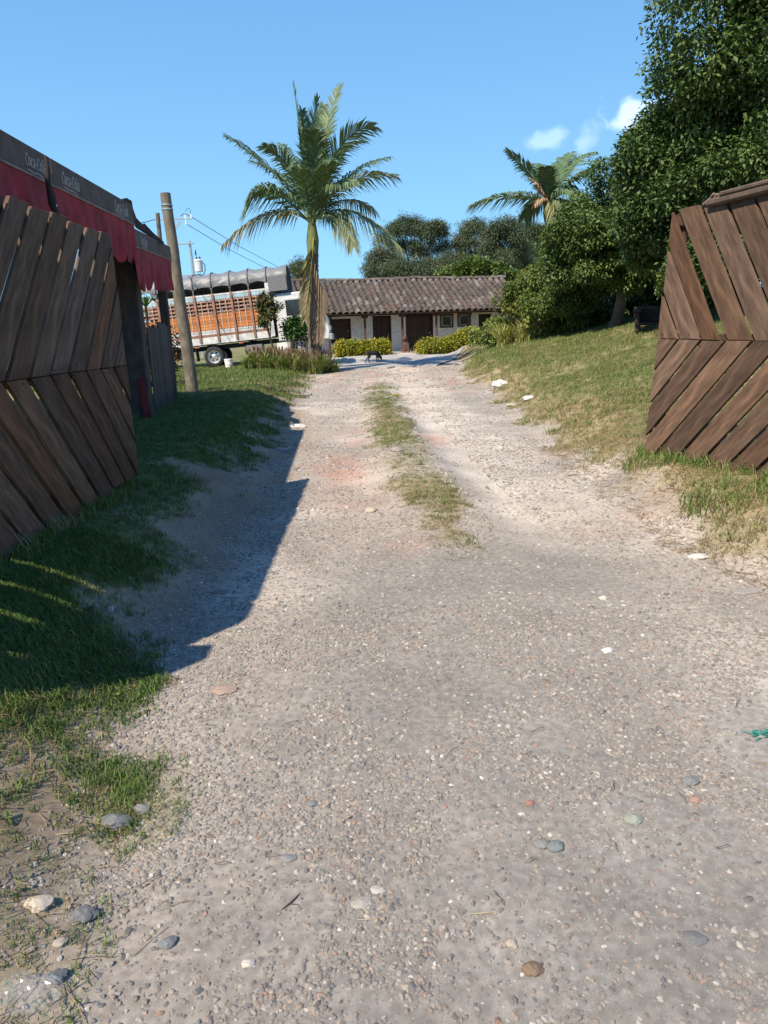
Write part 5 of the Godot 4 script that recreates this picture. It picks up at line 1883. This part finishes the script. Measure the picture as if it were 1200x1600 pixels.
	gs2.tube([f2.lerp(h2, 0.86), f2.lerp(h2, 0.95), h2 + Vector3(0.05, 0.4, 0)], [0.17, 0.25, 0.1], 10)
	part("crown_shaft", gs2.mesh(), M.trunk, t2)
	var F2 := [[838, 272, 791, 234, 31.2, 0.55, green, mid, 0.5, 0.35], [812, 292, 737, 320, 30.4, 0.8, mid, mid, 0.2, 0.5], [872, 262, 922, 240, 31.8, 0.9, green, green, 0.2, 0.35], [890, 280, 918, 268, 30.4, 0.75, green, mid, 0.0, 0.5],
		[880, 268, 912, 320, 30.0, 0.75, green, mid, 0.3, 0.7], [868, 262, 890, 240, 32.4, 0.8, green, green, 0.0, 0.4], [878, 300, 892, 338, 30.2, 0.65, mid, yel, 0.2, 0.8], [838, 300, 820, 340, 32.0, 0.6, green, mid, 0.2, 0.8], [856, 275, 852, 262, 30.0, 0.6, green, green, 0.0, 0.4], [850, 262, 838, 256, 32.6, 0.6, green, green, 0.0, 0.4], [866, 300, 872, 352, 30.3, 0.55, yel, yel, 0.2, 0.9]]
	for q in F2:
		part("frond", frond(h2 + Vector3(R(-0.06, 0.06), R(-0.1, 0.15), R(-0.06, 0.06)), P(q[0], q[1], (d2 + q[4]) * 0.5), P(q[2], q[3], q[4]), q[5] * 1.15, q[6], q[7], q[8], q[9], 64, 0.036).mesh(), M.frond, t2)
	for q in [[842, 290, 828, 278], [848, 300, 836, 318]]:
		part("dead_frond", frond(h2, P(q[0], q[1], 30.6), P(q[2], q[3], 30.4), 0.3, Color(0.36, 0.24, 0.15), Color(0.36, 0.24, 0.15), 0.0, 0.9, 22).mesh(), M.frond, t2)

func make_plants() -> void:
	var broad := leaf_mesh(13, 0.108, 0.029, 0.17, 11)
	var small := leaf_mesh(10, 0.10, 0.03, 0.14, 12)
	var euc := leaf_mesh(16, 0.42, 0.05, 0.5, 13, 0.5)
	var dark := [Color(0.062, 0.115, 0.032), Color(0.078, 0.135, 0.038), Color(0.105, 0.165, 0.045), Color(0.055, 0.098, 0.032)]
	var midg := [Color(0.085, 0.145, 0.034), Color(0.12, 0.175, 0.042), Color(0.072, 0.125, 0.03), Color(0.16, 0.2, 0.05)]
	var eucc := [Color(0.085, 0.125, 0.068), Color(0.07, 0.108, 0.062), Color(0.11, 0.145, 0.075), Color(0.125, 0.13, 0.085)]
	# big tree at the right edge
	var f1 := Vector3(9.8, 0, -16.5)
	f1.y = hgt(f1.x, f1.z)
	var bl := lumps(Vector3(9.8, 6.6, -16.5), Vector3(3.7, 3.9, 3.3), 95, 0.78, 170)
	bl.append_array(lumps(Vector3(8.5, 4.1, -16.2), Vector3(2.3, 1.9, 2.0), 42, 0.62, 150))
	bl.append_array(lumps(Vector3(9.2, 9.3, -16.5), Vector3(2.9, 2.6, 2.6), 40, 0.7, 150))
	bl.append_array(lumps(P(1062, 285, 17.5), Vector3(1.2, 1.5, 1.2), 30, 0.5, 130))
	bl.append_array(lumps(P(1040, 345, 18.5), Vector3(1.2, 1.2, 1.2), 26, 0.48, 130))
	tree("broadleaf_tree", "tall dense dark green tree towering behind the sunlit gate", "tree", "garden trees", f1, 0.28, bl, broad, M.leaf, dark, 1.05, Color(0.16, 0.13, 0.1), 9)
	# middle tree with the visible trunk
	var f2 := P(961, 506, 24.0)
	f2.y = hgt(f2.x, f2.z)
	var b2 := lumps(P(1002, 335, 24.0), Vector3(1.95, 2.05, 1.9), 56, 0.55, 130)
	b2.append_array(lumps(P(935, 395, 23.6), Vector3(1.5, 1.5, 1.5), 40, 0.45, 120))
	b2.append_array(lumps(P(1015, 390, 23.5), Vector3(1.3, 1.3, 1.4), 26, 0.5, 120))
	b2.append_array(lumps(P(985, 245, 24.0), Vector3(0.35, 0.75, 0.35), 7, 0.28, 60))
	tree("broadleaf_tree", "middle tree with short grey trunk standing on the lawn's rise", "tree", "garden trees", f2, 0.2, b2, broad, M.leaf, dark.slice(0, 3) + midg.slice(0, 2), 1.0, Color(0.3, 0.25, 0.2), 8)
	# lower light-green tree in front of the second palm
	var f3 := P(905, 512, 26.5)
	f3.y = hgt(f3.x, f3.z)
	var b3 := lumps(P(888, 420, 26.5), Vector3(1.05, 1.15, 1.1), 40, 0.4, 120)
	b3.append_array(lumps(P(880, 460, 26.2), Vector3(1.2, 0.75, 1.1), 28, 0.42, 110))
	tree("broadleaf_tree", "lower lighter green tree in front of the smaller palm", "tree", "garden trees", f3, 0.12, b3, broad, M.leaf, midg, 0.95, Color(0.22, 0.18, 0.14), 6)
	# shrubs below: yellowish croton, broad-leaved clump, dark shaded shrub, hedge behind the bench
	shrub("croton_shrub", "tall yellow green shrub at the corner of the farmhouse roof", "shrub", "garden shrubs", lumps(P(828, 462, 29.5), Vector3(0.85, 0.95, 0.8), 30, 0.34, 80), broad, M.leaf, [Color(0.14, 0.17, 0.03), Color(0.2, 0.2, 0.04), Color(0.09, 0.14, 0.03)], 1.05)
	shrub("croton_shrub", "low green shrub with pale leaves right of the yellow hedge", "shrub", "garden shrubs", lumps(P(775, 520, 30.5), Vector3(0.95, 0.42, 0.6), 26, 0.28, 80), broad, M.leaf, [Color(0.15, 0.2, 0.05), Color(0.2, 0.23, 0.06), Color(0.11, 0.17, 0.04)], 1.1)
	shrub("croton_shrub", "broad-leaved yellow mottled shrub beside the spiky plants", "shrub", "garden shrubs", lumps(P(868, 500, 27.8), Vector3(1.05, 0.7, 0.7), 42, 0.3, 85), leaf_mesh(8, 0.2, 0.06, 0.16, 17), M.leaf, [Color(0.19, 0.22, 0.05), Color(0.11, 0.17, 0.04), Color(0.3, 0.28, 0.09)], 1.0)
	shrub("leafy_shrub", "green shrub in the shade of the middle tree", "shrub", "garden shrubs", lumps(P(920, 500, 26.8), Vector3(1.15, 0.8, 0.9), 34, 0.36, 90), broad, M.leaf, midg, 1.0)
	shrub("hedge_bush", "green bush behind the brown bench", "shrub", "garden shrubs", lumps(P(1040, 462, 27.0), Vector3(1.9, 0.75, 0.9), 34, 0.4, 90), broad, M.leaf, midg, 1.0)
	shrub("hedge_bush", "tall green bush filling the gap behind the sunlit gate", "shrub", "garden shrubs", lumps(P(1170, 420, 21.0), Vector3(2.2, 1.7, 1.0), 48, 0.5, 100), broad, M.leaf, midg, 1.0)
	# slim shoot in front of the roof
	shrub("thin_sapling", "thin sapling rising in front of the tiled roof's right end", "sapling", "", [[P(775, 470, 31.0), Vector3(0.12, 0.55, 0.12), 26], [P(778, 500, 31.0), Vector3(0.2, 0.3, 0.2), 14]], small, M.leaf, [Color(0.2, 0.2, 0.05), Color(0.14, 0.16, 0.04)], 1.0, 2)
	# spiky plants: rosettes of long blades
	var blade := tuft_mesh(46, 0.95, 0.2, 0.028, 31)
	var spots := [[790, 530, 29.3], [815, 527, 29.0], [838, 524, 28.6], [856, 522, 28.2]]
	for i in spots.size():
		var p := P(spots[i][0], spots[i][1], spots[i][2])
		p.y = hgt(p.x, p.z)
		var o := thing("spiky_plant", "rosette of yellowish blade leaves in the row below the garden shrubs", "plant", p, i * 1.3, "row of spiky plants")
		var s := Scat.new()
		for k in 4:
			s.put(Transform3D(Basis(Vector3.UP, k * 1.6).scaled_local(Vector3.ONE * R(0.8, 1.1)), Vector3(R(-0.15, 0.15), 0, R(-0.15, 0.15))), Color(0.32, 0.33, 0.11) * R(0.8, 1.2))
		copies("leaf_rosette", blade, M.grass, s, o)
	# bed of tall grassy plants below the tall palm
	var bed := [[402, 570, 28.4], [415, 568, 27.6], [428, 566, 28.2], [440, 565, 27.4], [452, 564, 28.0], [464, 563, 27.2], [476, 562, 28.0], [488, 561, 27.0], [500, 560, 27.6], [510, 558, 28.0], [396, 572, 27.8], [446, 560, 28.8], [470, 558, 28.8], [420, 562, 29.0]]
	for i in bed.size():
		var p := P(bed[i][0], bed[i][1], bed[i][2])
		p.y = hgt(p.x, p.z)
		var o := thing("lily_clump", "strap-leaved clump in the bed at the tall palm's foot", "plant", p, i * 0.9, "strap-leaved plants at the palm's foot")
		var s := Scat.new()
		for k in 4:
			var c := Color(0.17, 0.22, 0.06) if rng.randf() < 0.6 else Color(0.27, 0.27, 0.1)
			s.put(Transform3D(Basis(Vector3.UP, k * 1.6).scaled_local(Vector3(0.95, R(0.6, 0.85), 0.95)), Vector3(R(-0.2, 0.2), 0, R(-0.2, 0.2))), c * R(0.8, 1.2))
		for k in 12:
			s.put(Transform3D(Basis(Vector3.UP, R(0, 6)).scaled_local(Vector3(0.12, 0.2, 0.12)), Vector3(R(-0.35, 0.35), R(0.5, 0.75), R(-0.35, 0.35))), Color(0.26, 0.16, 0.1) * R(0.7, 1.2))
		copies("leaf_blades", blade, M.grass, s, o)
	# two small trees in that bed, in front of the truck
	var t1 := P(438, 548, 28.6)
	t1.y = hgt(t1.x, t1.z)
	tree("small_tree", "slim leafy sapling growing in front of the truck's bed", "tree", "", t1, 0.045, lumps(P(419, 487, 28.6), Vector3(0.36, 0.68, 0.35), 17, 0.18, 24), small, M.leaf, [Color(0.09, 0.11, 0.03), Color(0.06, 0.085, 0.025), Color(0.14, 0.12, 0.04)], 0.9, Color(0.12, 0.09, 0.07), 5, Vector3.ZERO, 0.2)
	shrub("leafy_shrub", "fresh green shrub between the truck's bed and the tall palm", "shrub", "", lumps(P(464, 514, 28.8), Vector3(0.36, 0.5, 0.35), 14, 0.2, 38), small, M.leaf, [Color(0.05, 0.11, 0.03), Color(0.07, 0.14, 0.035)], 1.1)
	# clipped yellow hedges before the house
	var yl := [Color(0.36, 0.34, 0.035), Color(0.44, 0.38, 0.04), Color(0.28, 0.3, 0.03), Color(0.18, 0.23, 0.03)]
	for q in [[527, 605, 543, 38.4, "clipped yellow hedge between truck and farmhouse door"], [655, 745, 535, 37.6, "clipped yellow hedge below the two framed windows"]]:
		var blobs := []
		var a := P(q[0], q[2], q[3])
		var b := P(q[1], q[2] - (q[1] - q[0]) * 0.04, q[3] + 0.6)
		for i in 26:
			var f := (i + 0.5) / 26.0
			var p := a.lerp(b, f)
			p.y = hgt(p.x, p.z) + 0.38
			blobs.push_back([p + Vector3(0, R(-0.05, 0.06), R(-0.2, 0.2)), Vector3(0.25, 0.42, 0.38), 105])
		shrub("hedge", q[4], "hedge", "clipped yellow hedges", blobs, small, M.leaf, yl, 0.95, 8)
	# reddish hedge behind the fence
	var hb := []
	for i in 16:
		var p := P(150 + i * 7.0, 520, 19.0)
		hb.push_back([Vector3(p.x, 1.25 + R(-0.1, 0.12), p.z), Vector3(0.4, 0.62, 0.45), 80])
	shrub("hedge", "reddish brown hedge seen over the dark board fence", "hedge", "", hb, small, M.leaf_dull, [Color(0.14, 0.06, 0.03), Color(0.09, 0.07, 0.03), Color(0.06, 0.07, 0.025)], 1.0, 8)
	# eucalypts behind the house
	var E := [[650, 372, 82.0, 4.6, 2.3, "loose spreading eucalypt behind the roof's middle"], [597, 418, 78.0, 1.9, 2.0, "low eucalypt behind the roof beside the tall palm"], [750, 386, 80.0, 2.9, 2.9, "rounded dense eucalypt behind the roof, its crown the widest"], [788, 388, 74.0, 2.0, 2.9, "pointed eucalypt behind the roof's right end"], [830, 368, 84.0, 1.2, 1.0, "slim eucalypt with a single small head"], [706, 425, 76.0, 2.6, 2.0, "low dense eucalypt behind the ridge"], [645, 430, 74.0, 3.2, 1.5, "bushy eucalypt just above the ridge's left half"], [836, 418, 82.0, 2.0, 2.4, "dark eucalypt behind the smaller palm"], [812, 425, 79.0, 2.4, 1.8, "low eucalypt between the pointed one and the dark one"], [462, 432, 88.0, 1.6, 1.8, "far pale tree seen over the tarpaulin"]]
	for q in E:
		var c := P(q[0], q[1], q[2])
		var foot := Vector3(c.x, hgt(c.x, c.z), c.z)
		tree("eucalyptus_tree", q[5], "tree", "eucalypts behind the house", foot, 0.3, lumps(c, Vector3(q[3], q[4], q[3] * 0.8), 14 + int(q[3] * 7), 0.95, 60, -0.95), euc, M.leaf_dull, eucc, 0.62, Color(0.36, 0.31, 0.26), 8, Vector3.ZERO, 0.1)
	var cb := P(748, 425, 62.0)
	tree("broadleaf_tree", "fresh green bushy tree just behind the roof ridge", "tree", "garden trees", Vector3(cb.x, hgt(cb.x, cb.z), cb.z), 0.15, lumps(P(744, 432, 62.0), Vector3(3.2, 1.3, 1.8), 34, 0.7, 50), leaf_mesh(10, 0.3, 0.08, 0.32, 19), M.leaf, midg, 1.0, Color(0.2, 0.16, 0.12), 6)
	# broad dark leaf plant behind the fence
	var ps := Scat.new()
	var bp := P(228, 480, 26.0)
	var tb := thing("banana_plant", "broad-leaved plant seen under the kiosk canopy behind the fence", "plant")
	for i in 6:
		var q := Geo.new()
		q.col = Color(0.07, 0.14, 0.05)
		var e := bp + Vector3(cos(i * 1.1) * 0.55, 0.15 + 0.1 * sin(i * 2.0), sin(i * 1.1) * 0.4)
		var m := bp.lerp(e, 0.5) + Vector3(0, 0.22, 0)
		var sd := Vector3(-sin(i * 1.1), 0, cos(i * 1.1)) * 0.11
		q.quad(bp - sd * 0.3, bp + sd * 0.3, m + sd, m - sd)
		q.tri(m - sd, m + sd, e)
		part("leaf", q.mesh(), M.leaf, tb)
	var gq := Geo.new()
	gq.col = Color(0.08, 0.09, 0.03)
	gq.tube([Vector3(bp.x, hgt(bp.x, bp.z), bp.z), bp], [0.07, 0.04], 7)
	part("stem", gq.mesh(), M.trunk, tb)

# ---------------------------------------------------------------- small things
func make_small() -> void:
	# brown bench on the rise, partly behind the gate
	var bt := thing("bench", "chunky dark brown bench on the lawn behind the sunlit gate", "bench")
	var d := 19.5
	var a := P(996, 508, d)
	a.y = hgt(a.x, a.z)
	var col := Color(0.075, 0.05, 0.042)
	var ux := Vector3(0.94, 0.0, 0.34).normalized()
	var bz := ux.cross(Vector3.UP)
	var fr := Transform3D(Basis(ux, Vector3.UP, bz), Vector3(a.x, a.y, a.z))
	for s in [0.0, 1.5]:
		part("side", B(Vector3(0.14, 0.62, 0.5), 0.02, col), M.old_wood, bt, fr * tf(Vector3(s, 0.28, 0), 0, 0, 0.12 if s == 0.0 else -0.12))
		part("armrest", B(Vector3(0.2, 0.08, 0.56), 0.02, col), M.old_wood, bt, fr * tf(Vector3(s - 0.02, 0.6, 0)))
	part("backrest", B(Vector3(1.55, 0.3, 0.07), 0.02, col), M.old_wood, bt, fr * tf(Vector3(0.75, 0.44, -0.2), -0.12))
	part("back_rail", B(Vector3(1.7, 0.1, 0.1), 0.02, col * 1.2), M.old_wood, bt, fr * tf(Vector3(0.75, 0.66, -0.22)))
	part("seat", B(Vector3(1.4, 0.07, 0.46), 0.015, col), M.old_wood, bt, fr * tf(Vector3(0.75, 0.26, 0.02)))
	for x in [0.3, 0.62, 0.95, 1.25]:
		part("dark_slot_strip", B(Vector3(0.05, 0.18, 0.02), 0.004), M.dark, bt, fr * tf(Vector3(x, 0.45, -0.155), -0.12, 0, 0.3))  # near-black strips laid on the backrest, colour standing in for shade in cutouts
	# litter
	var p := G(172, 958)
	var g := Geo.new()
	g.col = Color(0.7, 0.72, 0.78)
	g.tri(Vector3(-0.016, 0, 0), Vector3(0.0, 0.035, 0.004), Vector3(0.018, 0.0, 0.01)); g.tri(Vector3(0.0, 0.035, 0.004), Vector3(0.022, 0.025, -0.008), Vector3(0.018, 0.0, 0.01))
	g.tri(Vector3(-0.016, 0, 0), Vector3(-0.008, 0.02, -0.014), Vector3(0.0, 0.035, 0.004))
	single("paper_scrap", g, M.cloth, "small crumpled white paper scrap in the shaded grass", "litter", p)
	# blue-green net scrap
	p = G(1193, 1152)
	var ng := Geo.new()
	ng.col = Color(0.05, 0.36, 0.3)
	for i in 26:
		var o := Vector3(R(-0.05, 0.05), R(0.0, 0.012), R(-0.02, 0.02))
		ng.tube([o, o + Vector3(R(-0.02, 0.02), R(0.002, 0.014), R(-0.012, 0.012)), o + Vector3(R(-0.035, 0.035), R(0, 0.01), R(-0.02, 0.02))], [0.002, 0.002, 0.0015], 4)
	single("net_scrap", ng, M.cloth, "frayed turquoise plastic net scrap on the gravel", "litter", p)
	# clear plastic bag lying in the dry grass
	p = G(42, 1560)
	var bg := Geo.new()
	var n := 18
	var f := func(i: int, j: int) -> Vector3:
		var u := i / float(n) * 2.0 - 1.0
		var w := j / float(n) * 2.0 - 1.0
		var r := sqrt(u * u + w * w)
		var e := 1.0 if r < 1e-5 else maxf(absf(u), absf(w)) / r
		var q := Vector2(u, w) * e
		var rim := 1.0 + 0.12 * n_mid.get_noise_2d(u * 50.0, w * 50.0)
		var hh := 0.028 * (1.0 - pow(minf(q.length(), 1.0), 4.0)) + 0.011 * n_mid.get_noise_2d(u * 75.0 + 9.0, w * 75.0)
		return Vector3(q.x * 0.085 * rim, maxf(hh, 0.001) + 0.003, q.y * 0.055 * rim)
	for i in n:
		for j in n:
			bg.quad(f.call(i, j), f.call(i + 1, j), f.call(i + 1, j + 1), f.call(i, j + 1))
	single("plastic_bag", bg, M.clear_plastic, "crumpled clear plastic bag lying in the dry grass", "litter", p)
	# twigs
	for q in [[545, 1280, 0.055, 0.7, Color(0.1, 0.07, 0.05), "short dark twig on the open drive"], [757, 1432, 0.075, 0.05, Color(0.55, 0.46, 0.33), "pale dry grass stalk lying on the drive"], [572, 1441, 0.05, 0.0, Color(0.5, 0.42, 0.32), "short pale stalk on the grey gravel"], [455, 1410, 0.07, 0.9, Color(0.12, 0.09, 0.07), "dark forked twig among the gravel"], [620, 623, 0.32, 0.05, Color(0.5, 0.42, 0.16), "yellowed leaf sheath lying on the grass strip"], [95, 1306, 0.08, 0.1, Color(0.5, 0.4, 0.27), "straw stalk lying on the dry earth"]]:
		p = G(q[0], q[1])
		var tg := Geo.new()
		tg.col = q[4]
		var l: float = q[2]
		var th := 0.0022 if l < 0.2 else 0.05
		tg.tube([Vector3(-l * 0.5, th, 0), Vector3(-l * 0.15, th * 2.0, l * 0.05), Vector3(l * 0.2, th * 1.8, l * 0.03), Vector3(l * 0.5, th, -l * 0.02)], [th * 0.6, th, th * 0.9, th * 0.4], 5, true, 1.0 if l < 0.2 else 0.4)
		if "forked" in q[5]:
			tg.tube([Vector3(-l * 0.15, th * 2.0, l * 0.05), Vector3(l * 0.05, th, l * 0.35)], [th * 0.8, th * 0.4], 5)
		var o := single("twig", tg, M.stone, q[5], "twig", p)
		o.rotation.y = q[3]

func _ready() -> void:
	rng.seed = 20240
	n_big.seed = 1; n_big.frequency = 0.12
	n_mid.seed = 2; n_mid.frequency = 0.1; n_mid.fractal_octaves = 3
	n_fine.seed = 3; n_fine.frequency = 0.25; n_fine.fractal_octaves = 3
	make_sky()
	make_materials()
	make_ground()
	make_house()
	make_kiosk()
	make_gates()
	make_fence_and_poles()
	make_truck()
	make_palms()
	make_plants()
	make_dog()
	make_statue()
	make_stones()
	make_small()
	make_gravel()
	make_grass()
